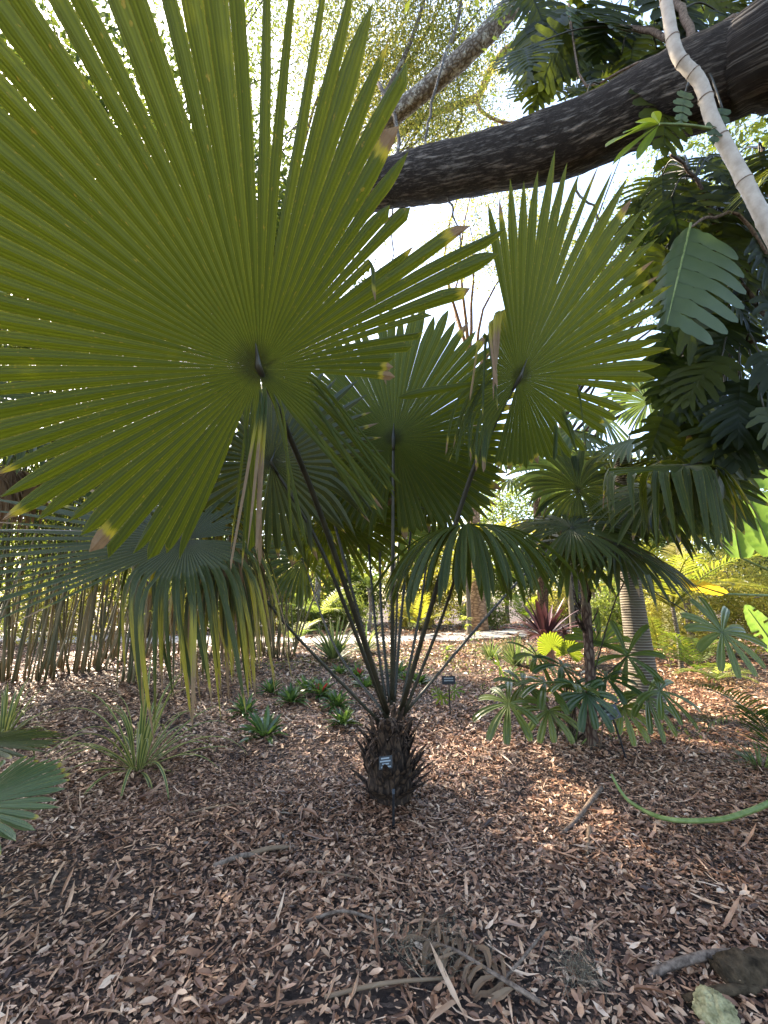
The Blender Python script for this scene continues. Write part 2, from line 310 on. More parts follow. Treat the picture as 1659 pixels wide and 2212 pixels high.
M['groundcover'] = leaf_material('groundcover_leaf', [(0.1, (0.05, 0.075, 0.02)), (0.9, (0.14, 0.16, 0.05))], [(0.1, (0.12, 0.17, 0.03)), (0.9, (0.3, 0.32, 0.06))], 0.4, 0.5, 0.3)
def ring_material():
    m, t = mat('ringed_palm_bark'); n = N(t); u, v = n.uv(); ob = n.obj()
    vv = n.math('ADD', n.math('MULTIPLY', v, 175.0), n.math('MULTIPLY', n.noise(5, 3, ob), 3.0))
    s = n.math('ADD', n.math('MULTIPLY', n.math('SINE', vv), 0.5), 0.5)
    c = n.mix(n.noise(20, 4, ob), (0.06, 0.048, 0.036), (0.13, 0.105, 0.078))
    c = n.mix(n.smooth(s, 0.72, 0.95), c, (0.27, 0.235, 0.185))
    c = n.mix(n.smooth(n.noise(2.5, 4, ob), 0.5, 0.75), c, (0.12, 0.12, 0.06))
    n.out(n.pbr(c, 0.85, 0.2, n.bump(s, 0.7, 0.01))); return m
M['ring'] = ring_material()
def soil_material():
    m, t = mat('mulch_soil'); n = N(t); ps = n.pos()
    a = n.noise(70, 6, ps, 0.75); b = n.noise(1.1, 4, ps); s = n.n('ShaderNodeTexVoronoi'); t.links.new(n.mapping(ps, (38, 60, 38)), s.inputs['Vector']); s.inputs['Scale'].default_value = 1.0
    f = n.math('ADD', n.math('MULTIPLY', a, 0.6), n.math('MULTIPLY', n.n('ShaderNodeSeparateColor').outputs[0], 0.0))
    sepc = n.n('ShaderNodeSeparateColor'); t.links.new(s.outputs['Color'], sepc.inputs[0])
    f = n.math('ADD', n.math('MULTIPLY', a, 0.62), n.math('MULTIPLY', sepc.outputs[0], 0.42))
    c = n.ramp(f, [(0.25, (0.016, 0.010, 0.008)), (0.5, (0.050, 0.032, 0.025)), (0.72, (0.12, 0.082, 0.062)), (0.92, (0.27, 0.20, 0.16))])
    sep = n.n('ShaderNodeSeparateXYZ'); t.links.new(ps, sep.inputs[0])
    n.out(n.pbr(c, 0.85, 0.25, n.bump(f, 1.0, 0.03))); return m
M['soil'] = soil_material()
def path_material():
    m, t = mat('concrete_path'); n = N(t); ps = n.pos()
    c = n.mix(n.noise(1.2, 5, ps), (0.30, 0.28, 0.26), (0.46, 0.43, 0.40)); c = n.mix(n.math('MULTIPLY', n.noise(40, 4, ps), 0.4), c, (0.2, 0.17, 0.14))
    n.out(n.pbr(c, 0.85, 0.2)); return m
M['path'] = path_material()
# ------------------------------------------------------------------ plant builders
DOWN = np.array([0, 0, -1.0])
def fan_blade(hub, A, Nn, R, nseg=60, span=172, prof=None, fused=0.55, fj=0.06, g0=0.0, g1=0.5, gp=2.0, cone=0.0,
              over=(), K=16, pleat=0.22, early=0.06, deadtip=0.10, jit=0.04, tipw=0.12, snap=0.06, tx=2.0, s0=0.004):
    """palmate fan: nseg pleated segments joined to `fused`; over = (phi0, phi1, s_bend, target dir, strength, dead, wf)"""
    mb = MB(); hub = np.asarray(hub, float); A = nrm(A); Nn = nrm(Nn - A*np.dot(Nn, A)); B = np.cross(Nn, A)
    if np.dot(B, RT) < 0: B = -B
    a = np.radians(np.linspace(-span, span, nseg+1)); a[1:-1] += np.radians(rng.normal(0, 0.22, nseg-1))
    ac = 0.5*(a[1:]+a[:-1])
    prof = prof or (lambda p: 1-0.30*(abs(p)/180)**1.5)
    Rs = R*np.array([prof(math.degrees(x)) for x in ac])*(1+rng.normal(0, jit, nseg))
    rel = np.array([prof(math.degrees(x)) for x in a]); fz = np.clip(fused*np.sqrt(1.0/np.clip(rel, .3, 1.2))+rng.normal(0, fj, nseg+1), 0.12, 0.93)
    ea = rng.random(nseg+1) < early; fz[ea] *= rng.uniform(0.45, 0.8, ea.sum())
    fz[0] = fz[-1] = 0.05
    s = np.linspace(0, 1, K+1)*(1-s0)+s0
    def paths(ph, RR, extra):
        d = (np.cos(ph)[:, None]*A+np.sin(ph)[:, None]*B)*math.cos(cone)+Nn*math.sin(cone)
        p = hub+d*(RR*s[0])[:, None]; out = [p.copy()]; dirs = [d.copy()]
        for k in range(1, K+1):
            ds = s[k]-s[k-1]
            gg = (g0+g1*s[k]**gp)*ds*np.ones(len(ph))
            if extra: gg = gg*dro
            d = d+DOWN*gg[:, None]
            for (q0, q1, sb, tgt, st, dd, wf) in over:
                mk = (np.degrees(ac) >= q0) & (np.degrees(ac) <= q1) & (s[k] > sb+obj_j)
                if mk.any(): d[mk] = d[mk]*(1-st)+(np.asarray(tgt, float)+tj[mk])*st
            if extra:
                mk = snapm & (s[k] > snaps); d[mk] = d[mk]*0.25+(DOWN*0.95+tj[mk]*2)*0.75
            d = nrm(d); p = p+d*(RR*ds)[:, None]; out.append(p.copy()); dirs.append(d.copy())
        return np.stack(out, 1), np.stack(dirs, 1)
    obj_j = rng.normal(0, 0.025, nseg); tj = rng.normal(0, 0.07, (nseg, 3))
    dro = 1+rng.normal(0, 0.15, nseg)
    snapm = rng.random(nseg) < snap; snaps = rng.uniform(0.62, 0.85, nseg)
    C, D = paths(ac, Rs, True); L, _ = paths(a[:-1], Rs, False); Rr, _ = paths(a[1:], Rs, False)
    C0, _ = paths(ac, Rs, False)
    rnd = rng.random(nseg)
    for i in range(nseg):
        ol = L[i]-C0[i]; orr = Rr[i]-C0[i]
        res = []
        for off, rs in ((ol, fz[i]), (orr, fz[i+1])):
            ks = np.searchsorted(s, rs); ks = min(ks, K-1)
            o = off.copy(); base = off[ks]
            t = np.clip((s-s[ks])/(1-s[ks]), 0, 1)
            tp = (1-t**tx)*(1-tipw)+tipw*(1-t**8)
            m = s > s[ks]; o[m] = base*tp[m][:, None]
            res.append(o)
        wf = np.ones(K+1); dd = 0.0
        for (q0, q1, sb, tgt, st, dv, wv) in over:
            if q0 <= math.degrees(ac[i]) <= q1: dd = dv; wf = 1+(wv-1)*np.clip((s-sb)/0.16, 0, 1)
        lw = np.linalg.norm(res[0], axis=1)+np.linalg.norm(res[1], axis=1)
        nl = nrm(np.cross(D[i], res[1]-res[0]+1e-9)); nl *= np.where((nl@Nn)[:, None] < 0, -1, 1)
        cl = C[i]-nl*(lw*pleat)[:, None]
        wf = wf[:, None]; V = np.stack([C[i]+res[0]*wf, cl, C[i]+res[1]*wf], 1).reshape(-1, 3)
        b = 3*np.arange(K)[:, None]
        q = np.concatenate([np.concatenate([b, b+1, b+4, b+3], 1), np.concatenate([b+1, b+2, b+5, b+4], 1)])
        uv = np.stack([np.tile([0, .5, 1.0], K+1), np.repeat(s, 3)], 1)
        tipd = np.clip((s-(1-deadtip*rng.uniform(0.3, 2.0)))/0.15, 0, 1)*0.9
        if rng.random() < 0.5: tipd *= 0.2
        dv = np.maximum(tipd, dd*(rng.uniform(0.2, 1.9) if dd < .6 else rng.uniform(.95, 1.2))*np.clip((s-0.12)*1.6, 0, 1))
        mb.add(V, q, None, uv, rnd[i], np.repeat(dv, 3))
    return mb, A, Nn
def petiole(pts, r0, r1, spines=True, n=24):
    p = spline(pts, n); mb = MB(); tube(mb, p, np.linspace(r0, r1, n), 7, flat=0.75)
    if spines:
        L = np.linalg.norm(p[-1]-p[0]); ns = int(L/0.045); T = nrm(np.gradient(p, axis=0))
        sd_ = nrm(np.cross(T, nrm(p.mean(0)-CAM)))
        for k in range(ns):
            f = k/ns*(n-1)*0.8; i = int(f); c = p[i]+(p[min(i+1, n-1)]-p[i])*(f-i); r = r0+(r1-r0)*f/(n-1)
            for sg in (-1, 1):
                v = c+sd_[i]*sg*r*0.8; t = v+sd_[i]*sg*0.011-T[i]*0.006
                mb.add([v+T[i]*0.006, v-T[i]*0.006, t, v+sd_[i]*sg*0.002+np.cross(T[i], sd_[i])*0.004], None, [(0, 1, 2), (1, 3, 2), (3, 0, 2)])
    return mb
def fan_leaf(parent, hub, A, Nn, R, base=None, m='fan', pet=None, pr=(0.016, 0.010), label=None, spines=True, **kw):
    mb, A2, N2 = fan_blade(hub, A, Nn, R, **kw)
    # hastula: dark boss where the segments meet
    hu = MB(); c = np.asarray(hub, float)
    o = mb.build('frond', M[m], parent)
    if label: o['label'] = label
    if pet is not None:
        pm = petiole(pet, pr[0], pr[1], spines)
        tp = np.asarray(pet[-1], float)-np.asarray(pet[-2], float); tp = nrm(tp)
        tube(pm, spline([c-tp*0.10-N2*0.006, c-N2*0.010, c+A2*0.05*min(1, R)-N2*0.006, c+A2*0.13*min(1, R)-N2*0.004], 9), np.interp(np.arange(9), [0, 3, 5, 8], [pr[1]*1.0, pr[1]*1.35, pr[1]*0.9, 0.002]), 7, flat=.5)
        pm.build('petiole', M['petiole'], o, True)
    return o
def lobed_leaf(mb, base, d, nor, L, Wd, lobes=8, fused=0.35, gap=0.25, droop=0.5, ang=58, rnd=None, K=7, tip=True, fold=0.12, holes=False):
    """pinnately lobed leaf (philodendron / monstera): midrib along d, finger lobes each side"""
    d = nrm(d); nor = nrm(nor-d*np.dot(nor, d)); b = np.cross(nor, d); base = np.asarray(base, float)
    rnd = rng.random() if rnd is None else rnd
    n = lobes+1; t = np.linspace(0, 1, 2*n+1)
    mid = []; p = base.copy(); dd = d.copy()
    for k in range(len(t)):
        mid.append(p.copy()); dd = nrm(dd+DOWN*droop*0.6/len(t)); p = p+dd*L/len(t)
    mid = np.array(mid)
    for sg in (-1, 1):
        for i in range(n):
            p0, pc, p1 = mid[2*i], mid[2*i+1], mid[2*i+2]; tc = t[2*i+1]
            a0 = math.radians(ang+38*(0.45-tc)*1.4+rng.normal(0, 4)); ln = Wd*(0.55+0.45*math.sin(math.pi*min(1, 0.25+tc*0.78)))*rng.uniform(0.9, 1.08)
            if i == 0: ln *= 0.8
            ld = nrm(mid[2*i+2]-mid[2*i])*math.cos(a0)+b*sg*math.sin(a0)+nor*fold
            s = np.linspace(0, 1, K); q = pc.copy(); c = [pc.copy()]; dr = nrm(ld)
            for k in range(1, K):
                dr = nrm(dr+DOWN*droop*(0.25+0.9*s[k])/K); q = q+dr*ln/(K-1); c.append(q.copy())
            c = np.array(c); sp = (p1-p0)/2
            perp = nrm(np.cross(nor, dr)); perp = perp*np.sign(np.dot(perp, sp)+1e-9)
            wmax = np.linalg.norm(sp)*max(0.5, math.sin(a0))*1.30
            wv = np.where(s < fused, 1.0, np.where(s < fused+0.12, 1-gap, (1-gap)*np.sqrt(np.clip(1-((s-fused)/(1.02-fused))**3.0, 0, 1))))
            side = sp[None]*(1-np.clip(s/0.3, 0, 1))[:, None]+perp[None]*(wmax*wv*np.clip(s/0.3, 0, 1))[:, None]
            strip(mb, c, side, nor, 0.10, rnd+rng.normal(0, 0.03))
    if tip:
        K2 = 5; s = np.linspace(0, 1, K2); c = mid[-1]+np.outer(s, nrm(mid[-1]-mid[-3])*Wd*0.4)-np.outer(s*0, d)
        strip(mb, c, b*(Wd*0.12*np.sqrt(np.clip(1-s**2, 0, 1)))[:, None], nor, 0.1, rnd)
    strip(mb, mid-nor*0.004, np.tile(b*0.006, (len(mid), 1)), None, 0, 0.95)
    return mid
def blade_leaf(mb, base, d, nor, L, Wd, droop=0.6, K=10, fold=0.25, rnd=None, shape=0.5, tipdead=0.0, wig=0.0):
    """single blade; shape<.5 widest near the base"""
    d = nrm(d); rnd = rng.random() if rnd is None else rnd
    s = np.linspace(0, 1, K); p = np.asarray(base, float).copy(); c = [p.copy()]; dr = d.copy(); ds = [dr.copy()]
    for k in range(1, K):
        dr = nrm(dr+DOWN*droop*(s[k]**1.2)*2.2/K+rng.normal(0, wig, 3)); p = p+dr*L/(K-1); c.append(p.copy()); ds.append(dr.copy())
    c = np.array(c); ds = np.array(ds); e = math.log(0.5)/math.log(shape)
    wv = np.sin(math.pi*np.clip(s, 0.02, 0.995)**e)**0.8
    nn = nrm(np.asarray(nor, float)-ds*(ds@np.asarray(nor, float))[:, None]); side = np.cross(ds, nn)*(Wd/2*wv)[:, None]
    strip(mb, c, side, nn, fold, rnd, np.clip((s-(1-tipdead))/0.08, 0, 1) if tipdead > 0 else 0)
    return c
def pinnate_frond(mb, base, d, L, nl=28, lw=0.03, ll=0.4, droop=0.7, ld=0.6, rnd=None, K=5, vee=0.3, twist=None):
    d = nrm(d); s = np.linspace(0, 1, nl+6); p = np.asarray(base, float).copy(); c = [p.copy()]; dr = d; ds = [dr]
    for k in range(1, len(s)):
        dr = nrm(dr+DOWN*droop*(0.3+s[k])/len(s)); p = p+dr*L/(len(s)-1); c.append(p.copy()); ds.append(dr)
    c = np.array(c); ds = np.array(ds); rnd = rng.random() if rnd is None else rnd
    tube(mb, c[::3], np.linspace(0.010, 0.003, len(c[::3]))*max(1, L), 4, rnd, cap=False)
    for k in range(5, len(s)-1):
        f = (k-5)/(nl); hz = nrm(np.cross(ds[k], [0, 0, 1.0])+1e-6); upv = nrm(np.cross(hz, ds[k]))
        lng = ll*(0.5+0.5*math.sin(math.pi*min(1, 0.2+0.8*f)))
        for sg in (-1, 1):
            v = nrm(ds[k]*(0.45+0.5*f)+hz*sg*0.9+upv*vee+rng.normal(0, 0.06, 3))
            blade_leaf(mb, c[k], v, upv, lng, lw, ld, K, 0.2, np.clip(rnd+rng.normal(0, 0.1), 0, 1), 0.4)
    if nl: blade_leaf(mb, c[-1], ds[-1], np.array([0, 0.1, 1.0]), ll*0.5, lw, ld, K, 0.2, rnd)
def rosette(mb, n, L, Wd, up=(0.3, 1.2), droop=0.8, K=7, shape=0.4, fold=0.3, c=(0, 0, 0), rnd=None, tipdead=0.0, r0=0.02):
    for k in range(n):
        az = k*2.399+rng.normal(0, 0.3); e = rng.uniform(*up); d = np.array([math.cos(az)*math.cos(e), math.sin(az)*math.cos(e), math.sin(e)])
        b = np.asarray(c, float)+np.array([math.cos(az), math.sin(az), 0])*r0
        blade_leaf(mb, b, d, np.array([0, 0, 1.0])-d*0.2, L*rng.uniform(0.65, 1.1), Wd, droop*rng.uniform(0.5, 1.3), K, fold, rnd, shape, tipdead*rng.uniform(0, 1))
def leaf_cloud(mb, cen, size, asp=0.42, up=0.0, hang=0.0, rnd=None):
    """one folded diamond per point"""
    n = len(cen); d = rng.normal(size=(n, 3)); d[:, 2] = d[:, 2]*0.7-hang; d = nrm(d)
    nn = rng.normal(size=(n, 3)); nn[:, 2] += up; b = nrm(np.cross(nn, d)); L = size*rng.uniform(0.6, 1.25, n)[:, None]
    n2 = np.cross(d, b)
    V = np.stack([cen, cen+d*L*0.45+b*L*asp/2+n2*L*0.06, cen+d*L, cen+d*L*0.45-b*L*asp/2+n2*L*0.06], 1).reshape(-1, 3)
    q = np.arange(n*4).reshape(-1, 4)
    r = np.repeat(rng.random(n) if rnd is None else rnd, 4)
    mb.add(V, q, None, None, r)
def cluster_points(ells, ncl, per, spread):
    vol = np.array([e[3]*e[4]*e[5] for e in ells]); pick = rng.choice(len(ells), ncl, p=vol/vol.sum()); E = np.array(ells)[pick]
    u = nrm(rng.normal(size=(ncl, 3)))*(rng.random(ncl)**(1/2.4))[:, None]
    cc = E[:, :3]+u*E[:, 3:]
    pts = np.repeat(cc, per, 0)+rng.normal(size=(ncl*per, 3))*spread*np.repeat(rng.uniform(0.5, 1.4, ncl), per)[:, None]
    rr = np.clip(np.repeat(rng.normal(0.5, 0.2, ncl), per)+rng.normal(0, 0.15, ncl*per), 0, 1)
    return cc, pts, rr
def tree(name, label, cat, x, y, ht, tr, ells, ncl, per, spread, size, m, bark, group=None, nbr=24, asp=0.42, lean=(0, 0), limbs=(), hang=0.2, extra=None):
    t = thing(name, label, cat, (x, y, 0), group)
    top = np.array([x+lean[0], y+lean[1], ht]); n = 10
    tp = spline([(x, y, -0.1), (x+lean[0]*0.3+rng.normal(0, .15), y+lean[1]*0.3, ht*0.35), (x+lean[0]*0.7+rng.normal(0, .2), y+lean[1]*.7, ht*0.7), top], n)
    mb = MB(); tube(mb, tp, np.linspace(tr, tr*0.25, n)*np.where(np.arange(n) == 0, 1.35, 1), 9, wob=0.03)
    cc, pts, rr = cluster_points(ells, ncl, per, spread)
    for k in rng.choice(ncl, min(nbr, ncl), replace=False):
        tgt = cc[k]; f = np.clip((tgt[2]-0.25*ht)/ht, 0.25, 0.95); i = int(f*(n-1)); st = tp[i]
        midp = (st+tgt)/2+rng.normal(0, 0.12, 3)*np.linalg.norm(tgt-st)+np.array([0, 0, 0.1*np.linalg.norm(tgt-st)])
        L = np.linalg.norm(tgt-st); tube(mb, spline([st, midp, tgt], 7)+rng.normal(0, 0.02, (7, 3))*L*0.3, np.linspace(tr*0.28, 0.012, 7), 5, cap=False)
    for pts_, r0, r1 in limbs:
        tube(mb, spline(pts_, 22), np.linspace(r0, r1, 22), 12, wob=0.03)
    mb.build('trunk', bark, t, True)
    cb = MB(); leaf_cloud(cb, pts, size, asp, 0.3, hang, rr)
    if extra: c2, p2, r2 = cluster_points(*extra); leaf_cloud(cb, p2, size*1.1, asp, 0.3, hang, r2)
    cb.build('crown', m, t)
    return t
# ================================================================== SETTING
def ground_sheet():
    xs = np.concatenate([np.linspace(-120, -12, 24)[:-1], np.linspace(-12, 12, 121), np.linspace(12, 120, 24)[1:]])
    ys = np.concatenate([np.linspace(-60, -2, 15)[:-1], np.linspace(-2, 18, 101), np.linspace(18, 160, 30)[1:]])
    X, Y = np.meshgrid(xs, ys); V = np.stack([X, Y, hgt(X, Y)], -1).reshape(-1, 3); nx, ny = len(xs), len(ys)
    i, j = np.meshgrid(np.arange(ny-1), np.arange(nx-1), indexing='ij')
    q = np.stack([i*nx+j, i*nx+j+1, (i+1)*nx+j+1, (i+1)*nx+j], -1).reshape(-1, 4)
    mb = MB(); mb.add(V, q); o = mb.build('ground', M['soil'], None, True); tag(o, 'dark mulch soil under the fallen leaves', 'ground', None, 'structure')
ground_sheet()
def path_sheet():
    pts = spline([(-16, 16.0, 0), (-7, 15.7, 0), (-2, 15.6, 0), (1.5, 16.2, 0), (5.5, 18.3, 0), (12, 22, 0), (22, 26, 0)], 60)
    T = nrm(np.gradient(pts, axis=0)); S = np.cross(T, [0, 0, 1.0])*1.35
    V = []
    for f in np.linspace(-1, 1, 5):
        p = pts+S*f; p[:, 2] = hgt(p[:, 0], p[:, 1])+0.05-(0.03 if abs(f) > .9 else 0); V.append(p)
    V = np.stack(V, 1); n = len(pts); i, j = np.meshgrid(np.arange(n-1), np.arange(4), indexing='ij')
    q = np.stack([i*5+j, i*5+j+1, (i+1)*5+j+1, (i+1)*5+j], -1).reshape(-1, 4)
    mb = MB(); mb.add(V, q); tag(mb.build('path', M['path'], None, True), 'pale concrete garden path crossing behind the palm', 'path', None, 'structure')
path_sheet()
def litter(n, y0, y1, size, asp=(0.22, 0.46), flat=0.22, prof=None, name='leaf_litter'):
    yy = np.sqrt(rng.uniform(y0**2, y1**2, n)); xx = rng.uniform(-1, 1, n)*(0.98*yy+1.0)
    if prof is not None:
        k = prof(xx, yy) > rng.random(n); xx, yy = xx[k], yy[k]; n = len(xx)
    L = size*np.exp(np.clip(rng.normal(0, 0.38, n), -1.2, 0.75)); wd = L*rng.uniform(*asp, n)
    az = rng.uniform(0, 2*math.pi, n)+0.0; pit = rng.normal(0, flat, n); rol = rng.normal(0, flat*1.3, n)
    d = np.stack([np.cos(az)*np.cos(pit), np.sin(az)*np.cos(pit), np.sin(pit)], 1)
    b = nrm(np.cross([0, 0, 1.0], d)); b = nrm(b*np.cos(rol)[:, None]+np.array([0, 0, 1.0])*np.sin(rol)[:, None]); nn = np.cross(d, b)
    c = np.stack([xx, yy, hgt(xx, yy)+0.004+np.abs(np.sin(pit))*L*0.45+rng.uniform(0, 0.018, n)], 1)
    curl = rng.normal(0.10, 0.18, n); bend = rng.normal(0.0, 0.12, n)
    def pt(s, u):   # s -0.5..0.5 along, u across
        return c+d*(s*L)[:, None]+b*(u*wd)[:, None]+nn*(abs(u)*2*curl*wd+(s*s)*4*bend*L)[:, None]
    S = lambda v: np.full(n, v)
    V = np.stack([pt(S(-.5), S(0)), pt(S(-.18), S(.5)), pt(S(-.18), S(0)), pt(S(-.18), S(-.5)), pt(S(.2), S(.46)), pt(S(.2), S(0)), pt(S(.2), S(-.46)), pt(S(.5), S(0))], 1).reshape(-1, 3)
    o = (np.arange(n)*8)[:, None]
    q = np.concatenate([o+np.array([2, 1, 4, 5]), o+np.array([3, 2, 5, 6])]); t = np.concatenate([o+np.array(k) for k in ((0, 1, 2), (0, 2, 3), (5, 4, 7), (6, 5, 7))])
    # colour drifts in patches of paler and darker leaves
    r = np.clip(rng.beta(1.3, 1.35, n)+0.12*np.sin(xx*1.1+yy*0.7)*np.sin(yy*1.3-xx*.5), 0, 1)
    return V, q, t, np.repeat(r, 8)
def make_litter():
    mb = MB()
    bare = lambda x, y: np.clip(0.78+0.5*np.sin(1.7*x+0.6*y)*np.sin(2.1*y-0.8*x+1), 0.25, 1)
    for args in ((78000, 1.2, 4.2, 0.033), (95000, 4.2, 8.5, 0.046), (55000, 8.5, 15.5, 0.08), (9000, 15.5, 26, 0.20)):
        V, q, t, r = litter(*args, prof=bare); mb.add(V, q, t, None, r)
    for args in ((9000, 1.2, 9.0, 0.13),):
        V, q, t, r = litter(*args, asp=(0.03, 0.09), flat=0.16); mb.add(V, q, t, None, np.clip(r*0.8+.2, 0, 1))
    for args in ((60000, 1.2, 5.0, 0.016), (2600, 1.2, 6.0, 0.075)):
        V, q, t, r = litter(*args, asp=(0.10, 0.25) if args[3] > .05 else (0.25, 0.6), flat=0.25); mb.add(V, q, t, None, r*0.8)
    tag(mb.build('leaf_litter', M['litter']), 'brown and greyish dry fallen leaves covering the soil', 'leaf litter', None, 'stuff')
make_litter()
def make_groundcover():
    mb = MB()
    for (px, py, s, n) in ((1090, 1450, 1.3, 500), (940, 1425, 1.6, 800), (1200, 1500, .8, 350), (1100, 1410, 1.8, 900), (700, 1435, 1.2, 600), (1340, 1575, .5, 200), (1390, 1590, .35, 150), (800, 1435, 1.2, 500), (1000, 1400, 2.0, 900)):
        c = G(px, py); p = rng.normal(size=(n, 3))*np.array([s, s*0.5, 0]); p += c; p[:, 2] = hgt(p[:, 0], p[:, 1])+rng.uniform(0.01, 0.05, n)
        leaf_cloud(mb, p, 0.05, 0.5, 1.5, -0.2)
    tag(mb.build('groundcover', M['groundcover']), 'low green seedlings and moss among the fallen leaves', 'ground cover', None, 'stuff')
make_groundcover()
# ================================================================== MAIN FAN PALM
TB = G(842, 1716); TB[2] = 0
palm = thing('fan_palm', 'big fan palm with a squat stubbly trunk and huge pleated leaves in the middle', 'palm', TB)
def main_trunk():
    n = 14; z = np.linspace(-0.05, 0.54, n); mb = MB()
    r = 0.205*np.interp(z, [-0.05, 0.09, 0.21, 0.34, 0.48, 0.58], [0.75, 0.85, 0.80, 0.62, 0.42, 0.25])
    tube(mb, np.stack([TB[0]+0.0*z, TB[1]+0*z, z], 1), r, 20, wob=0.05)
    tr = mb.build('trunk', M['boot'], palm, True)
    k = 0
    for row, zz in enumerate((0.01, 0.08, 0.15, 0.22, 0.29, 0.36, 0.43)):
        cnt = 13-row
        for i in range(cnt):
            az = 2*math.pi*(i+0.5*(row % 2))/cnt+rng.normal(0, 0.13); rr = np.interp(zz, [-0.05, 0.09, 0.21, 0.34, 0.48], [0.145, 0.17, 0.16, 0.125, 0.095])
            er = np.array([math.cos(az), math.sin(az), 0]); out = rng.uniform(0.15, 0.5)+(0.6 if row < 1 else 0)+(rng.random() < .25)*.45
            L = rng.uniform(0.12, 0.27); p0 = np.array([TB[0], TB[1], zz])+er*(rr-0.03); d = nrm(er*out+np.array([0, 0, 1.0]))
            tg = np.array([-er[1], er[0], 0]); b = MB(); s = np.linspace(0, 1, 6); c = p0+np.outer(s*L, d)+np.outer(s**2*L*0.18, er)
            wv = np.interp(s, [0, 0.25, 0.7, 0.9, 1], [0.050, 0.046, 0.030, 0.022, 0.006])*rng.uniform(0.8, 1.15); th = np.interp(s, [0, 0.5, 1], [0.020, 0.016, 0.008])
            for sgn in (0,):
                V = np.concatenate([c+tg*wv[:, None], c+er*th[:, None], c-tg*wv[:, None], c-er*th[:, None]*0.6]); m = 6; q = []
                for a_ in range(4):
                    for j in range(m-1): q.append((a_*m+j, ((a_+1) % 4)*m+j, ((a_+1) % 4)*m+j+1, a_*m+j+1))
                q.append((5, 11, 17, 23)); b.add(V, q)
            o = b.build('leaf_base', M['boot'], tr); ORG[o.name] = TB
    # shreds of brown fibre round the petiole bases
    f = MB()
    for i in range(110):
        az = rng.uniform(0, 6.28); er = np.array([math.cos(az), math.sin(az), 0]); p0 = np.array([TB[0], TB[1], rng.uniform(0.30, 0.60)])+er*rng.uniform(0.05, 0.15)
        blade_leaf(f, p0, nrm(er*rng.uniform(.2, 1)+np.array([0, 0, rng.uniform(-.4, 1)])), er+0.01, rng.uniform(0.05, 0.16), rng.uniform(0.012, 0.035), 0.6, 5, 0.4, rng.random(), 0.45)
    f.build('fibre', M['fibre'], tr)
    return tr
main_trunk()
def tbase(px, z=0.62): # where a petiole leaves the trunk
    return np.array([TB[0]+(px-842)/900*3.6*0.9, TB[1]-0.05, z])
V_ = lambda *a: np.array(a, float)
# --- big leaf overhead (its underside fills the upper left)
hA = P(560, 798, 1.80); vA = nrm(hA-CAM)
profA = lambda p: float(np.interp(p, [-180, -150, -120, -90, -60, -30, 0, 18, 30, 38, 46, 56, 61, 68, 74, 82, 92, 97, 105, 150, 180], [.50, .57, .68, .84, .96, 1.0, 1.0, .92, .80, .70, .54, .53, .76, .76, .55, .42, .36, .47, .52, .52, .5]))
def leafA():
    A = nrm(V_(-0.06, -0.50, 0.86)); Nn = vA-A*np.dot(vA, A)
    over = ((95, 150, 0.32, V_(0.66, 0.30, -0.85), 0.5, 0.0, 1.0), (150, 165, 0.2, V_(0.15, 0.2, -1), 0.5, 0.0, 1.0),
            (-165, -150, 0.2, V_(-0.05, 0.25, -1), 0.5, 0.15, 1.0), (165, 169, 0.12, V_(0.03, 0.0, -1), 0.7, 0.9, 2.2), (-181, -169, 0.12, V_(-0.02, 0.02, -1), 0.7, 0.95, 2.4), (169, 181, 0.10, V_(0.0, 0.0, -1), 0.7, 1.0, 2.6),
            (50, 53, 0.80, V_(0.0, 0.0, -1), 0.8, 0.2, 0.9), (72, 75, 0.7, V_(0.35, 0.1, -1), 0.8, 0.2, 0.6))
    pet = [tbase(838, 0.6), (P(690, 1110, 2.62)+P(720, 1180, 2.75))/2, P(620, 930, 2.12), hA]
    return fan_leaf(palm, hA, A, Nn, 1.75, nseg=92, span=178, prof=profA, fused=0.66, fj=0.09, pleat=0.20, tx=1.6, g0=0.02, g1=0.22, cone=-0.05, over=over, pet=pet, pr=(0.020, 0.014), K=22, tipw=0.10, deadtip=0.10, snap=0.0, label='huge leaf overhead seen from its underside with a folded flap and a straw coloured strip', early=0.14)
leafA()
# --- middle leaf facing the camera
def leafB():
    h = P(850, 948, 3.25); v = nrm(h-CAM); A = nrm(V_(0.02, -0.15, 0.98))
    over = ((60, 66, 0.75, V_(0.1, 0, -1), 0.8, 0.2, .7),)
    prof = lambda p: 1.0-0.0029*max(0, abs(p)-50)
    fan_leaf(palm, h, A, v, 1.22, nseg=78, span=178, prof=prof, fused=0.74, pleat=.20, tx=1.6, g0=0.02, g1=0.20, cone=0.12, over=over, pet=[tbase(848, 0.7), P(848, 1300, 3.4), h], pr=(0.018, 0.012), m='fan', K=16, snap=0.04)
leafB()
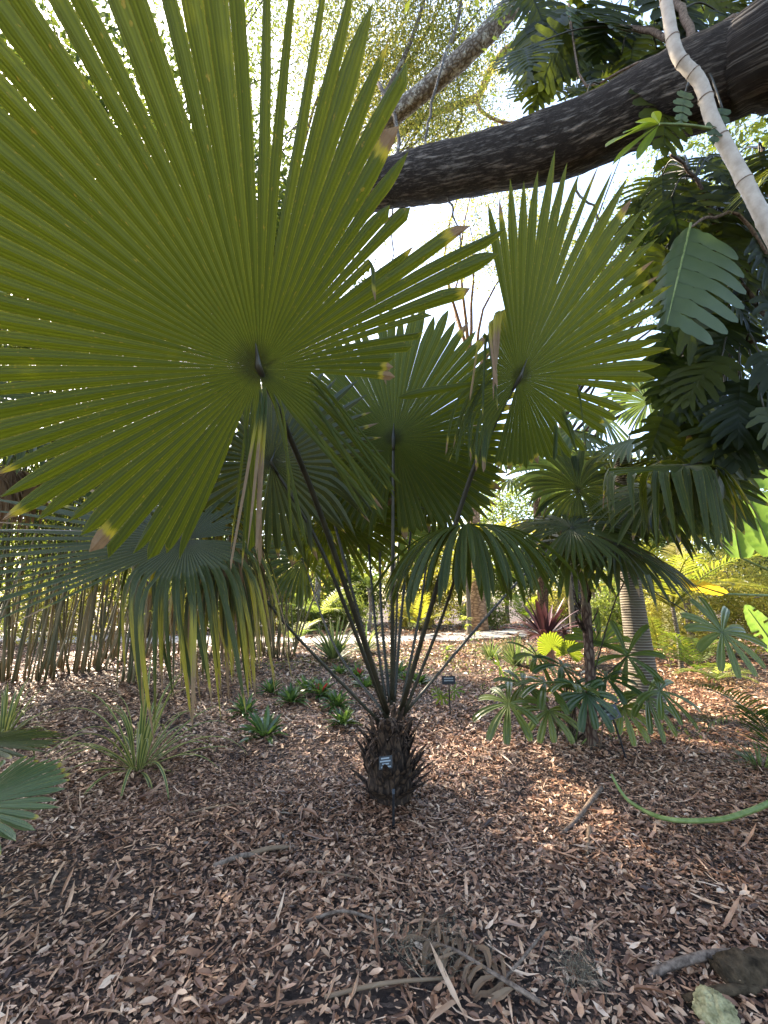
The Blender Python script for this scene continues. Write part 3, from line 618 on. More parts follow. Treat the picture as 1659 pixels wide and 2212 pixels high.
# --- right leaf
def leafC():
    h = P(1122, 815, 2.55); v = nrm(h-CAM)+V_(-.55, 0, .1); A = nrm(V_(0.36, -0.30, 0.9))
    over = ((-118, -72, 0.30, V_(-0.35, 0.1, -0.9), 0.5, 0.12, 1.0), (-70, -40, 0.45, V_(-0.10, -0.05, -1), 0.7, 0.4, 0.85), (-180, -120, 0.5, V_(-0.1, 0.1, -1), 0.35, 0, 1),
            (72, 75, 0.55, V_(0.1, 0, -1), 0.8, 0.1, .7), (95, 99, 0.6, V_(0.2, 0, -1), 0.8, 0.1, .7))
    prof = lambda p: float(np.interp(p, [-180, -120, -80, -50, -23, 0, 30, 60, 90, 120, 150, 180], [.45, .60, .60, .66, .82, 1.0, .98, .86, .60, .48, .42, .42]))
    fan_leaf(palm, h, A, v, 1.42, nseg=78, span=176, prof=prof, fused=0.66, pleat=.20, tx=1.6, g0=0.02, g1=0.22, cone=0.02, over=over, pet=[tbase(868, 0.62), P(1000, 1080, 3.0), P(1075, 900, 2.66), h], pr=(0.020, 0.014), m='fan', K=18, label='right leaf with broken hanging ends on one side', snap=0.04)
leafC()
# --- leaf behind the big one, low left
def leafD():
    h = P(586, 1000, 2.9); v = nrm(h-CAM); A = nrm(V_(0.25, -0.1, 0.95))
    prof = lambda p: 1.0-0.0020*max(0, abs(p)-60)
    over = ((70, 110, 0.55, V_(0.5, 0.2, -0.8), 0.4, 0, 1), (-90, -60, .4, V_(-.3, .2, -1), .5, 0, 1))
    fan_leaf(palm, h, A, v, 0.92, nseg=48, span=178, prof=prof, fused=0.55, g0=0.05, g1=0.3, cone=0.1, over=over, pet=[tbase(832, 0.62), P(700, 1200, 3.2), h], pr=(0.017, 0.012), m='fan_old', K=14)
leafD()
# --- low right leaf, drooping like an umbrella
def leafF():
    h = P(1008, 1135, 2.95); A = V_(0.25, -0.9, 0.0); Nn = V_(0.0, -0.25, 0.97)
    prof = lambda p: float(np.interp(abs(p), [0, 60, 90, 150], [.95, 1.0, 1.05, .9]))
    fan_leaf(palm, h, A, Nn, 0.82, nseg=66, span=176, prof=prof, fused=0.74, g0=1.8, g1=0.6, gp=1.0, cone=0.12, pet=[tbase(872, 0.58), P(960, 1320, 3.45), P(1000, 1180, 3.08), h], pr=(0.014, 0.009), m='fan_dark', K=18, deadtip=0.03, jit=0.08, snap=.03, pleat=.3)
leafF()
# --- smaller leaves in the crown
def small_leaves():
    h = P(717, 1113, 3.9); v = nrm(h-CAM)
    fan_leaf(palm, h, V_(0.75, 0.1, -0.35), v+V_(0, 0, .5), 0.78, nseg=44, span=150, fused=0.66, g0=0.1, g1=0.5, pet=[tbase(836, 0.62), P(775, 1330, 3.7), h], pr=(0.014, 0.010), m='fan', K=12)
    h = P(862, 1150, 4.6)
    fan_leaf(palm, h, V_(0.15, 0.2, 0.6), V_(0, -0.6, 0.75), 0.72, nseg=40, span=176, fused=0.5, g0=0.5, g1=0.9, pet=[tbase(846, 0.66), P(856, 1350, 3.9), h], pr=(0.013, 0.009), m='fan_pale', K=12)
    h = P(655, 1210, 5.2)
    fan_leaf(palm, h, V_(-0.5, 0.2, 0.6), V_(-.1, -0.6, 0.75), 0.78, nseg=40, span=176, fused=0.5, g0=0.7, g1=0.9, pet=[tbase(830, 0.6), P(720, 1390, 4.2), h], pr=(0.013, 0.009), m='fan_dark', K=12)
    h = P(1235, 1140, 4.1)
    fan_leaf(palm, h, V_(0.85, 0.2, 0.25), V_(0.1, -0.5, 0.85), 0.74, nseg=44, span=174, fused=0.52, g0=0.4, g1=0.8, pet=[tbase(876, 0.6), P(1040, 1345, 3.75), P(1160, 1212, 4.0), h], pr=(0.016, 0.010), m='fan_dark', K=12)
    h = P(822, 985, 4.3); v = nrm(h-CAM)
    fan_leaf(palm, h, V_(-0.05, 0.25, 0.95), v, 0.8, nseg=44, span=170, fused=0.62, g0=0.1, g1=0.4, pet=[tbase(842, 0.68), P(822, 1280, 3.9), h], pr=(0.014, 0.010), m='fan_dark', K=10)
    h = P(905, 1010, 4.4); v = nrm(h-CAM)
    fan_leaf(palm, h, V_(0.3, 0.3, 0.9), v, 0.75, nseg=44, span=170, fused=0.6, g0=0.15, g1=0.5, pet=[tbase(852, 0.68), P(872, 1280, 3.9), h], pr=(0.014, 0.010), m='fan_dark', K=10)
small_leaves()
def crown_extra():
    for (px, py, Y, A, R, m, bx, mid) in ((938, 1035, 3.7, (.35, .1, .6), .72, 'fan', 862, (912, 1290)), (690, 1005, 3.6, (-.3, .1, .8), .8, 'fan', 834, (765, 1290)), (790, 1085, 4.2, (-.2, .1, .7), .75, 'fan_old', 838, (808, 1320))):
        h = P(px, py, Y); v = nrm(h-CAM); fan_leaf(palm, h, A, v+V_(0, 0, .2), R, nseg=46, span=170, fused=.6, g0=.15, g1=.6, pet=[tbase(bx, .56), P(mid[0], mid[1], Y-.05 if Y < 3.7 else 3.75), h], pr=(.013, .009), m=m, K=12, deadtip=.14, early=.1)
crown_extra()
def trunk_tag():
    c = P(833, 1647, TB[1]-0.245); t = thing('plant_tag', 'small black name tag with pale lines fixed to the fan palm stump', 'plant tag', c)
    def plate(mb, w_, h_, dy, cx=0, cz=0, tilt=0.12):
        V = []
        for sy in (0, 0.004):
            for (a_, b_) in ((-1, -1), (1, -1), (1, 1), (-1, 1)):
                x_, z_ = cx+a_*w_/2, cz+b_*h_/2
                V.append((c[0]+x_-z_*0.0, c[1]+dy+sy+z_*0.3, c[2]+z_+x_*tilt))
        mb.add(V, [(0, 1, 2, 3), (7, 6, 5, 4), (0, 4, 5, 1), (1, 5, 6, 2), (2, 6, 7, 3), (3, 7, 4, 0)])
    b = MB(); plate(b, 0.098, 0.078, 0); pl = b.build('plate', M['black'], t)
    for k, (w_, cx) in enumerate(((0.060, -.004), (0.078, -.003), (0.05, .0), (0.072, .003))):
        l = MB(); plate(l, w_, 0.0085, -0.003, cx, 0.026-k*0.0172); l.build('lettering', M['white'], pl)
trunk_tag()
def leafE2():
    h = P(492, 1215, 2.95)
    fan_leaf(palm, h, V_(-0.6, -0.1, 0.35), V_(-0.2, -0.5, 0.85), 0.92, nseg=76, span=178, fused=0.45, jit=.14, g0=0.3, g1=0.9, pet=[tbase(818, 0.54), P(650, 1385, 3.25), P(560, 1282, 3.05), h], pr=(0.017, 0.011), m='fan_old', K=14, deadtip=0.2,
             over=((-180, 180, 0.26, V_(0.08, 0.05, -1), 0.4, 0.38, 1.15),), label='low leaf with brown dying hanging ends')
leafE2()
# ================================================================== OAK WITH THE GREAT LIMB
def great_oak():
    t = thing('oak_tree', 'live oak whose thick dark limb crosses the upper right', 'tree', (6.2, 2.0, 0))
    mb = MB()
    tube(mb, spline([(6.2, 2.0, -.2), (6.1, 2.0, 1.5), (5.6, 1.95, 3.6), (5.4, 1.95, 5.6)], 12), np.linspace(0.75, 0.5, 12), 14, wob=0.02)
    tube(mb, spline([(5.8, 1.95, 3.2), (6.2, 1.8, 6), (7.2, 1.2, 9), (8, 1, 12)], 10), np.linspace(0.5, 0.3, 10), 12, wob=0.02)
    mb.build('trunk', M['oak_bark'], t, True)
    lb = MB(); pts = np.array([V_(5.5, 1.95, 5.4), P(1760, 92, 2.12), P(1580, 158, 2.3), P(1400, 226, 2.6), P(1240, 300, 2.95), P(1080, 346, 3.3), P(930, 378, 3.75), P(840, 398, 4.1), P(760, 424, 4.5), P(700, 452, 4.9)])
    p = spline(pts, 70); r = np.interp(np.linspace(0, 1, 70), [0, .2, .4, .6, .8, 1], [0.42, 0.29, 0.27, 0.262, 0.25, 0.18])
    r = r*(1+0.035*np.sin(np.linspace(0, 30, 70))+rng.normal(0, 0.008, 70)); tube(lb, p, r, 22, wob=0.012)
    lb.build('limb', M['oak_bark'], t, True)
    mb = MB()
    for pts, r0 in (([P(960, 410, 3.7), P(985, 470, 3.6), P(1000, 560, 3.5)], 0.012), ([P(848, 440, 4.1), P(846, 520, 4.0), P(850, 640, 3.9)], 0.010), ([P(820, 180, 4.4), P(850, 250, 4.2), P(860, 330, 4.0), P(850, 380, 4.1)], 0.03), ([P(960, 120, 5.0), P(930, 240, 4.4), P(920, 300, 4.0), P(915, 360, 3.8)], 0.022), ([P(1240, 400, 2.9), P(1290, 470, 2.85), P(1330, 560, 2.8)], 0.010)):
        tube(mb, spline(pts, 12)+rng.normal(0, 0.012, (12, 3)), np.linspace(r0, r0*0.5, 12), 6)
    mb.build('twigs', M['oak_bark_pale'], t, True)
    cb = MB(); cc, pts, rr = cluster_points([(4.5, 3.0, 10.5, 3.5, 3.0, 1.8), (7.5, 4.0, 10.0, 3.5, 3.5, 2.5), (5.0, -1.0, 10.5, 4.0, 3.0, 1.8)], 420, 60, .4); leaf_cloud(cb, pts, .15, .42, .3, .1, rr); cb.build('crown', M['oak_green'], t)
great_oak()
# ================================================================== CANOPY OAKS BEHIND
def ell(px, py, Y, rx, ry, rz): c = P(px, py, Y); return (c[0], c[1], c[2], rx, ry, rz)
tree('oak_tree', 'yellow leaved oak with a lichen spotted grey limb rising behind the great leaf', 'tree', -5.0, 14.0, 13.5, 0.26,
     [ell(930, 60, 8.0, 2.6, 2.2, 2.6), ell(760, 120, 9.0, 2.2, 2.0, 2.4), ell(960, 250, 10.0, 1.9, 2, 1.6), ell(840, 260, 10.5, 1.8, 2, 1.5)], 520, 110, 0.34, 0.085, M['oak_yellow'], M['oak_bark_pale'], 'canopy oaks', nbr=26,
     limbs=(([(-4.9, 13.6, 4.5), P(690, 430, 10.0), P(780, 330, 8.3), P(835, 265, 7.8), P(930, 185, 7.2), P(1040, 85, 6.6), P(1150, -40, 6.2)], 0.20, 0.20), ([P(800, 300, 8.1), P(830, 210, 8.0), P(870, 130, 7.8), P(905, 40, 7.5), P(930, -60, 7.3)], 0.07, 0.04),
            ([P(930, 190, 7.2), P(985, 60, 7.2), P(1000, -40, 7.0)], 0.05, 0.035)))
tree('oak_tree', 'thinly leaved oak showing bare twigs and sky between the fan segments, with dense shading foliage added', 'tree', -9.0, 16.0, 14, 0.26,
     [ell(420, 120, 10.5, 3.6, 2.5, 3.4), ell(620, 60, 10.5, 2.4, 2.2, 2.6), ell(150, 200, 11.0, 3.4, 2.5, 3.6), ell(560, 300, 11.5, 2.4, 2, 2.2)], 520, 50, 0.34, 0.12, M['oak_green'], M['oak_bark'], 'canopy oaks', nbr=60,
     extra=([(-4.4, 6.2, 8.0, 3.0, 2.8, 1.6), (-3.0, 8.0, 8.6, 2.6, 2.4, 1.6), (-7.0, 7.4, 8.0, 3.0, 3.0, 2.2)], 1000, 84, 0.36))  # added dense foliage that keeps the sun off the big leaf
tree('oak_tree', 'oak with a crooked bough tinted sunlit orange beside blue sky', 'tree', 4.2, 19.0, 15, 0.34,
     [ell(1060, 520, 15, 3.2, 2.5, 1.9), ell(1000, 330, 13.5, 2.0, 2, 1.6), ell(1180, 560, 15.5, 2.6, 2, 1.7)], 330, 50, 0.34, 0.12, M['oak_yellow'], M['oak_bark_sun_tint'], 'canopy oaks', nbr=7,
     limbs=(([P(820, 330, 11.5), P(900, 262, 11.2), P(1000, 222, 11.0), P(1035, 205, 10.8), P(1060, 150, 10.4), P(1100, 105, 10.0), P(1150, 90, 9.8)], 0.10, 0.13), ([P(1030, 210, 10.9), P(1040, 240, 10.9), P(1090, 265, 10.8), P(1150, 262, 10.6)], 0.07, 0.04)))
tree('oak_tree', 'pale green oak crown filling the gap above the right palms', 'tree', 9.0, 20.0, 13, 0.34,
     [ell(1330, 600, 15, 3.4, 2.5, 2.6), ell(1500, 420, 13, 3.5, 2.5, 3.0), ell(1620, 640, 13, 2.5, 2, 3)], 380, 50, 0.38, 0.14, M['oak_green'], M['oak_bark'], 'canopy oaks', nbr=40)
# ================================================================== FAR TREES AND SHRUBS
far = [ # label, px, Y, width, height, base z of crown, material, n clusters, leaf size
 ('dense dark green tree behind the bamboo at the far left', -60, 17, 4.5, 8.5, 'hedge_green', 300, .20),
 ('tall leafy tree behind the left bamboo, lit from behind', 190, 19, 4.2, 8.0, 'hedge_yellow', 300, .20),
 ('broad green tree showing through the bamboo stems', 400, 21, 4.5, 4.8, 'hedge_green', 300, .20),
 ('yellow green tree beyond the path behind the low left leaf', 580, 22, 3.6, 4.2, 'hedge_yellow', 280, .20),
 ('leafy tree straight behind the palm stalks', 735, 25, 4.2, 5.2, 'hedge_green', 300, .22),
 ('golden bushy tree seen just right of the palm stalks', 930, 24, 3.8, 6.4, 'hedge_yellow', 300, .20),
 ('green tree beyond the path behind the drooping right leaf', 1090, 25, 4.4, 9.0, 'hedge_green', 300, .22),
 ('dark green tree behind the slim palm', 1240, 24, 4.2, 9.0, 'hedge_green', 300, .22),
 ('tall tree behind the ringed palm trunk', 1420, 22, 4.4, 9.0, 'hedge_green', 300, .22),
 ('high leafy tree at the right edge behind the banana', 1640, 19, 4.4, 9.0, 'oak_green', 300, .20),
]
for (lb, px, Y, wd, ht, m, ncl, sz) in far:
    c = P(px, 1290, Y); x = c[0]
    tree('broadleaf_tree', lb, 'tree', x, Y, ht*0.9, 0.16, [(x, Y, ht*0.58, wd*0.62, 1.6, ht*0.42), (x+wd*.25, Y, ht*0.3, wd*0.5, 1.4, ht*0.28), (x-wd*.3, Y-.3, ht*0.36, wd*0.45, 1.4, ht*0.3)], ncl, 60, 0.30, sz, M[m], M['oak_bark_pale'], 'trees beyond the path', nbr=16)
shr = [
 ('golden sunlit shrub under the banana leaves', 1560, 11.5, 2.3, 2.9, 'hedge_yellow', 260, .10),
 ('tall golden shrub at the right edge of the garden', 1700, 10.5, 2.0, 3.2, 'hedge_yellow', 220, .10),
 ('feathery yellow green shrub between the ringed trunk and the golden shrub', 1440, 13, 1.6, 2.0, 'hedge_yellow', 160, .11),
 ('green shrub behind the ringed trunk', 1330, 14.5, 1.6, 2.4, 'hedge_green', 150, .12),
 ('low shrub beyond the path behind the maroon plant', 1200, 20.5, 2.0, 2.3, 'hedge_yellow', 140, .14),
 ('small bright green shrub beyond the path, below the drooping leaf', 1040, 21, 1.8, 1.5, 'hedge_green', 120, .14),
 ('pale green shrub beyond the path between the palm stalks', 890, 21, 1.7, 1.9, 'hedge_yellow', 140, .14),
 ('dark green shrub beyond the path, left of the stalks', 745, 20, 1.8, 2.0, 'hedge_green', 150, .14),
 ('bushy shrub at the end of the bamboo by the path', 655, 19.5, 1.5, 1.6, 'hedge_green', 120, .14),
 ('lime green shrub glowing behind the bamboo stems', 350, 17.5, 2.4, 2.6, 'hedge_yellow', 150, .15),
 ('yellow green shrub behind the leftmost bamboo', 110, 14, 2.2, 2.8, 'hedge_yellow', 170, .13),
]
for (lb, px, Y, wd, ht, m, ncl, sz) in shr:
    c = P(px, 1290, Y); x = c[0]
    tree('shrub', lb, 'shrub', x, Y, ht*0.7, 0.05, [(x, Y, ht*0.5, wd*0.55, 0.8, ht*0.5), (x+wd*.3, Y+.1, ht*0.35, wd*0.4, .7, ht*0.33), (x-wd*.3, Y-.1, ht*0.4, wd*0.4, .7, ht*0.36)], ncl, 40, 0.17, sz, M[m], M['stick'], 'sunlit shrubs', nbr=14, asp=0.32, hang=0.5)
# ================================================================== BAMBOO
culm_meshes = []
for k in range(7):
    mb = MB(); n = 22; z = np.linspace(0, 1, n); bend = rng.uniform(0.0, 0.10); az = 0.0
    p = np.stack([bend*z**2.2, 0.012*np.sin(z*5+k), z*(1-0.1*bend*z)], 1)
    r = 0.0029*(1-0.6*z)*(1+0.25*(np.arange(n) % 3 == 0)); tube(mb, p*np.array([8, 8, 8]), r*8, 6, np.clip(0.15+0.12*k+0.25*rng.random((n*6+2)), 0, 1))
    me = mb.mesh('culm', smooth=True); me.materials.append(M['culm']); culm_meshes.append(me)
def bamboo(px, py, n, rad, label, ht=1.0, lean=0.21, nl=2200):
    c = G(px, py); c[2] = 0; t = thing('bamboo', label, 'bamboo', c, 'bamboo clumps at the left'); pts = []
    for k in range(int(n*1.4)):
        o = bpy.data.objects.new('culm', random.choice(culm_meshes)); COL.objects.link(o); o.parent = t
        az = rng.uniform(0, 2*math.pi); rr = rad*math.sqrt(rng.random()); ln = lean*(0.25+rr/rad)*rng.uniform(-0.5, 1.4); s = ht*rng.uniform(0.6, 1.1)
        o.location = (math.cos(az)*rr*1.3, math.sin(az)*rr*0.7, -0.03); o.rotation_euler = (0, ln, az+rng.normal(0, 0.5)); o.rotation_euler[0] = rng.normal(0, 0.03)
        o.scale = (s*rng.uniform(.65, 1.15),)*2+(s,)
        d = np.array([math.cos(az)*math.sin(ln), math.sin(az)*math.sin(ln), math.cos(ln)])
        for f in rng.uniform(0.36, 1.05, 22): pts.append(c+np.array(o.location)+d*8*s*f+rng.normal(0, 0.30, 3))
    pts = np.array(pts); per = max(1, nl//len(pts)*1)
    pp = np.repeat(pts, per, 0)+rng.normal(0, 0.22, (len(pts)*per, 3)); cb = MB(); leaf_cloud(cb, pp, 0.26, 0.13, 0.4, 0.9, np.clip(np.repeat(rng.normal(.5, .2, len(pts)), per)+rng.normal(0, .15, len(pts)*per), 0, 1))
    cb.build('foliage', M['bamboo_leaf'], t)
bamboo(-120, 1490, 20, 0.5, 'bamboo clump cut by the left edge of the picture', nl=4500)
bamboo(35, 1468, 26, 0.55, 'nearest full clump of crossing bamboo stems at the left', nl=5500)
bamboo(165, 1448, 24, 0.5, 'bamboo clump leaning both ways right of the nearest clump', nl=5500)
bamboo(285, 1425, 26, 0.6, 'bamboo clump behind the hanging brown leaf ends', nl=5500)
bamboo(400, 1415, 28, 0.75, 'thick bamboo clump in the middle of the row', nl=5500)
bamboo(500, 1410, 26, 0.7, 'bamboo clump with pale gaps of path between its stems', nl=5500)
bamboo(590, 1420, 22, 0.45, 'bamboo clump at the right end of the row, leaning out', nl=4500, lean=0.24)
bamboo(285, 1478, 6, 0.14, 'few dark bamboo stems standing forward of the row', nl=800, lean=0.12)
# ================================================================== LEFT PALM (trunk outside the frame)
def left_palm():
    t = thing('fan_palm', 'dark fan palm at the left edge with a brown skirt of dead leaves', 'palm', (-5.3, 4.6, 0)); mb = MB()
    tube(mb, spline([(-5.3, 4.6, -.1), (-5.25, 4.6, 1.5), (-5.2, 4.6, 3.2)], 14), np.linspace(0.16, 0.14, 14), 10, wob=0.06); mb.build('trunk', M['slim_trunk'], t)
    top = V_(-5.2, 4.6, 3.1)
    for (px, py, Y, A, Nn, R, m) in ((60, 930, 4.6, (0.8, 0, .1), (.1, -.5, .8), 0.95, 'fan_dark'), (210, 985, 5.2, (0.9, .1, -.1), (.1, -.6, .8), 0.95, 'fan_dark'), (330, 1015, 5.6, (0.9, .1, -.2), (.1, -.5, .8), 0.9, 'fan_dark'),
                                     (120, 1010, 5.8, (0.9, .3, .2), (.1, -.4, .8), 1.0, 'fan_dark'), (-40, 860, 5.4, (0.6, .2, .7), (.5, -.5, .6), 1.0, 'fan_dark'), (430, 1030, 6.2, (.9, .3, -.1), (0.1, -.5, .8), .9, 'fan_pale')):
        h = P(px, py, Y); fan_leaf(t, h, A, Nn, R, nseg=40, span=176, fused=0.5, g0=0.7, g1=1.0, pet=[top, (top+h)/2+V_(0, 0, .25), h], pr=(0.016, 0.010), m=m, K=10, spines=False)
    # skirt of dead leaves
    for k in range(6):
        az = -1.2+k*0.5; h = P(-25+16*k, 1015+(k % 3)*14, 4.5+.12*k)
        fb, _, _ = fan_blade(h, V_(math.cos(az), math.sin(az), -1.0), V_(0, -.6, .5), 0.62, nseg=30, span=150, fused=0.5, g0=1.5, g1=1.5, over=((-180, 180, 0.05, V_(0, 0, -1), .35, 1.0, 1.1),), K=9, jit=.15); tube(fb, spline([top, (top+h)/2+V_(0, 0, .1), h], 8), .009, 5)
        fb.build('dead_frond', M['dry'], t)
    # low leaf E: long stalk comes in from this palm, glossy upper side, hanging ends
    h = P(402, 1165, 2.55); A = nrm(V_(-0.97, -0.16, -0.05)); Nn = V_(-0.10, -0.80, 0.60)
    over = ((-180, -140, .32, V_(.38, .05, -1), .4, .4, 1.2), (-140, -95, .32, V_(.16, 0, -1), .4, .6, 1.3), (-95, -62, .30, V_(.03, -.05, -1), .4, .3, 1.2), (-62, -36, .36, V_(-.18, -.05, -1), .3, .15, 1.2), (40, 180, 0.34, V_(0.15, 0.1, -1), 0.4, 0.3, 1.2))
    fan_leaf(t, h, A, Nn, 1.22, nseg=84, span=176, prof=lambda p: 1.0 if abs(p) < 28 else 0.84, fused=0.36, g0=0.02, g1=0.10, cone=0.02, jit=.12, over=over, pet=[V_(-5.0, 4.4, 2.6), P(-150, 1135, 3.2), P(150, 1148, 2.8), h], pr=(0.018, 0.011), m='fan_e', K=18, deadtip=0.16, label='glossy leaf reaching left with ragged brown hanging ends', spines=False)
    h = P(-70, 545, 2.3)
    mb = MB()
    for k, (tx, ty) in enumerate(((28, 455), (38, 520), (30, 590), (22, 640))):
        e = P(tx, ty, 2.1+0.05*k); d = e-h; blade_leaf(mb, h, nrm(d), V_(0, -.5, .8), np.linalg.norm(d), 0.075, 0.15, 9, 0.3, 0.7)
    pt = MB(); tube(pt, spline([top, (top+h)/2+V_(0, 0, .3), h], 12), np.linspace(.014, .009, 12), 6); o = mb.build('frond', M['bluish'], t); pt.build('petiole', M['petiole'], o, True)
left_palm()
# low fan palms whose leaves poke in at the left
def low_left():
    t = thing('palm_seedling', 'low palm whose flat grey green fan pokes in at the bottom left', 'palm', (-2.75, 2.7, 0)); h = P(-75, 1745, 2.35)
    fan_leaf(t, h, V_(0.95, 0.1, 0.06), V_(0, -0.35, 0.95), 0.44, nseg=34, span=140, fused=0.7, g0=0.05, g1=0.3, pet=[(-2.75, 2.7, 0), (-2.6, 2.6, .3), h], pr=(0.01, 0.007), m='fan_pale', K=10, deadtip=0.10, pleat=.3)
    t2 = thing('palm_seedling', 'dark low palm leaf seen edge on at the left, above the flat fan', 'palm', (-3.6, 3.6, 0)); h = P(-60, 1608, 3.2)
    fan_leaf(t2, h, V_(0.95, 0.1, 0.02), V_(0, 0.0, 1), 0.55, nseg=30, span=130, fused=0.6, g0=0.1, g1=0.2, pet=[(-3.6, 3.6, 0), (-3.3, 3.4, .3), h], pr=(0.01, 0.007), m='fan_dark', K=8)
low_left()
# ================================================================== RIGHT PALMS
def slim_palm():
    b = G(1277, 1612); b[2] = 0; t = thing('fan_palm', 'slim dark trunked fan palm with drooping leaves right of the big palm', 'palm', b); top = P(1262, 1250, b[1]); mb = MB()
    p = spline([b+V_(0, 0, -.1), (b*0.5+top*0.5)+V_(0.02, 0, 0), top+V_(0, 0, 0.15)], 20); tube(mb, p, 0.052*(1+rng.normal(0, .05, 20))*np.linspace(1.15, 0.9, 20), 10, wob=0.05)
    tk = mb.build('trunk', M['slim_trunk'], t)
    for k in range(14):
        f = 0.62+0.37*rng.random(); i = int(f*19); az = rng.uniform(0, 6.28); er = V_(math.cos(az), math.sin(az), 0); lb = MB()
        blade_leaf(lb, p[i]+er*0.04, nrm(er*0.5+V_(0, 0, 1)), er, rng.uniform(.1, .25), .045, 0.1, 5, .4, .5); o = lb.build('leaf_base', M['boot'], tk)
    L = [ # px,py,Y,A,N,R,mat,over
      (1234, 1180, 4.3, (-.5, -.3, -.3), (-.1, -.6, .8), 0.72, 'fan_dark', None), (1330, 1175, 4.2, (0.6, -.4, -.3), (.1, -.5, .8), 0.8, 'fan_old', None), (1290, 1110, 4.9, (.3, .2, .4), (0, -.5, .8), 0.8, 'fan_dark', None),
      (1190, 1130, 4.9, (-.8, .1, 0), (-.2, -.5, .8), 0.8, 'fan_dark', None), (1400, 1100, 4.6, (.9, 0, -.05), (0, -.4, .9), 0.95, 'fan_dark', None), (1370, 1190, 5.0, (.9, .1, -.15), (0, -.4, .9), 0.85, 'fan_old', None), (1250, 1060, 4.6, (-.3, .1, .8), (0, -.8, .4), 0.75, 'fan_dark', None), (1215, 1020, 5.6, (-.3, .1, .8), (0, -.8, .4), 0.9, 'fan_pale', None)]
    for (px, py, Y, A, Nn, R, m, ov) in L:
        h = P(px, py, Y); fan_leaf(t, h, A, Nn, R, nseg=38, span=176, fused=0.5, g0=0.75, g1=1.0, pet=[top, (top*0.5+h*0.5)+V_(0, 0, .12), h], pr=(0.013, 0.008), m=m, K=12, spines=False, deadtip=0.12)
slim_palm()
def ringed_palm():
    b = G(1398, 1535); b[2] = 0; t = thing('fan_palm', 'palm with a pale ringed trunk swollen at the foot', 'palm', b); top = P(1358, 1235, b[1]+.1); up = P(1345, 985, b[1]+.15); mb = MB()
    p = spline([b+V_(0, 0, -.1), b*0.6+top*0.4, top, top*0.5+up*0.5, up], 40); z = p[:, 2]
    r = np.interp(z, [-.1, .15, .5, 1.0, 2, 3.5], [.27, .235, .185, .165, .14, .13]); tube(mb, p, r, 18, wob=0.008); mb.build('trunk', M['ring'], t, True)
    for k in range(16):
        rt = MB(); az = rng.uniform(0, 6.28); er = V_(math.cos(az), math.sin(az), 0); tube(rt, [b+er*.2+V_(0, 0, .1), b+er*.29+V_(0, 0, .02), b+er*.36+V_(0, 0, -.05)], [.02, .016, .01], 5); rt.build('root', M['slim_trunk'], t)
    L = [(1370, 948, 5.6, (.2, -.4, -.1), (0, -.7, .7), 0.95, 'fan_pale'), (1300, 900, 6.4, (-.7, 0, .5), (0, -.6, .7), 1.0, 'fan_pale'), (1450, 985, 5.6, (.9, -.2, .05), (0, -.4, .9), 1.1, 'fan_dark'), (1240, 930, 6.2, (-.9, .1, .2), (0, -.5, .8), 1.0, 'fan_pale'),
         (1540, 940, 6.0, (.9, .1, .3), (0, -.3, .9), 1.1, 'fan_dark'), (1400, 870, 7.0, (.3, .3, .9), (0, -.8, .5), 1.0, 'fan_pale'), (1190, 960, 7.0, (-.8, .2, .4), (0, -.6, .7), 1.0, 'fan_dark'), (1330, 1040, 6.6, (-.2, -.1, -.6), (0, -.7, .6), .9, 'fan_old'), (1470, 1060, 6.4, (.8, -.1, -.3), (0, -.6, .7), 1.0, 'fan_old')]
    for (px, py, Y, A, Nn, R, m) in L:
        h = P(px, py, Y); fan_leaf(t, h, A, Nn, R, nseg=42, span=176, fused=0.52, g0=0.45, g1=0.9, pet=[up, (up+h)/2+V_(0, 0, .1), h], pr=(0.016, 0.010), m=m, K=11, spines=False)
ringed_palm()
def right_palm():  # trunk right of the frame, dark broken leaves hang into view
    t = thing('fan_palm', 'dark fan palm at the right edge with bent leaves and hanging ends', 'palm', (4.9, 3.6, 0)); top = V_(4.75, 3.65, 2.7); mb = MB()
    tube(mb, spline([(4.9, 3.6, -.1), (4.85, 3.6, 1.5), top], 12), np.linspace(.13, .11, 12), 10, wob=.05); mb.build('trunk', M['slim_trunk'], t)
    h = P(1478, 1005, 3.3)
    fan_leaf(t, h, V_(-.95, -.15, -.12), V_(-.1, -.35, .9), 0.95, nseg=34, span=176, fused=0.5, g0=0.1, g1=0.3, pet=[top, P(1640, 985, 3.5), h], pr=(.016, .011), m='fan_dark', K=14, deadtip=.14, spines=False,
             over=((8, 60, .42, V_(-.02, -.05, -1), .7, .15, .75), (-50, 8, .62, V_(-.1, -.05, -1), .7, .1, .8), (60, 120, .25, V_(.0, -.1, -1), .6, .1, .85), (-180, -50, .35, V_(.1, .2, -1), .5, .1, .9), (120, 180, .3, V_(.3, 0, -1), .5, .3, .8)), label='leaf bent sharply along a pale bluish ridge')
    h = P(1528, 1040, 3.6)
    fan_leaf(t, h, V_(-.1, .1, -.8), V_(0, -.8, .4), 0.62, nseg=18, span=170, fused=0.5, g0=0.6, g1=.9, pet=[top, (top+h)/2+V_(0, 0, .1), h], pr=(.016, .011), m='fan_dark', K=12, deadtip=.12, spines=False)
    h = P(1560, 965, 3.9)
    fan_leaf(t, h, V_(.95, -.1, .35), V_(-.3, -.3, .9), 0.95, nseg=36, span=170, fused=0.55, g0=0.2, g1=.4, pet=[top, (top+h)/2+V_(0, 0, .1), h], pr=(.016, .011), m='fan_dark', K=10, spines=False)
    h = P(1420, 1060, 3.9)
    fan_leaf(t, h, V_(-.7, -.1, -.3), V_(0, -.5, .8), 0.75, nseg=34, span=174, fused=0.5, g0=.7, g1=.9, pet=[top, (top+h)/2+V_(0, 0, .1), h], pr=(.015, .010), m='fan_dark', K=12, spines=False)
right_palm()
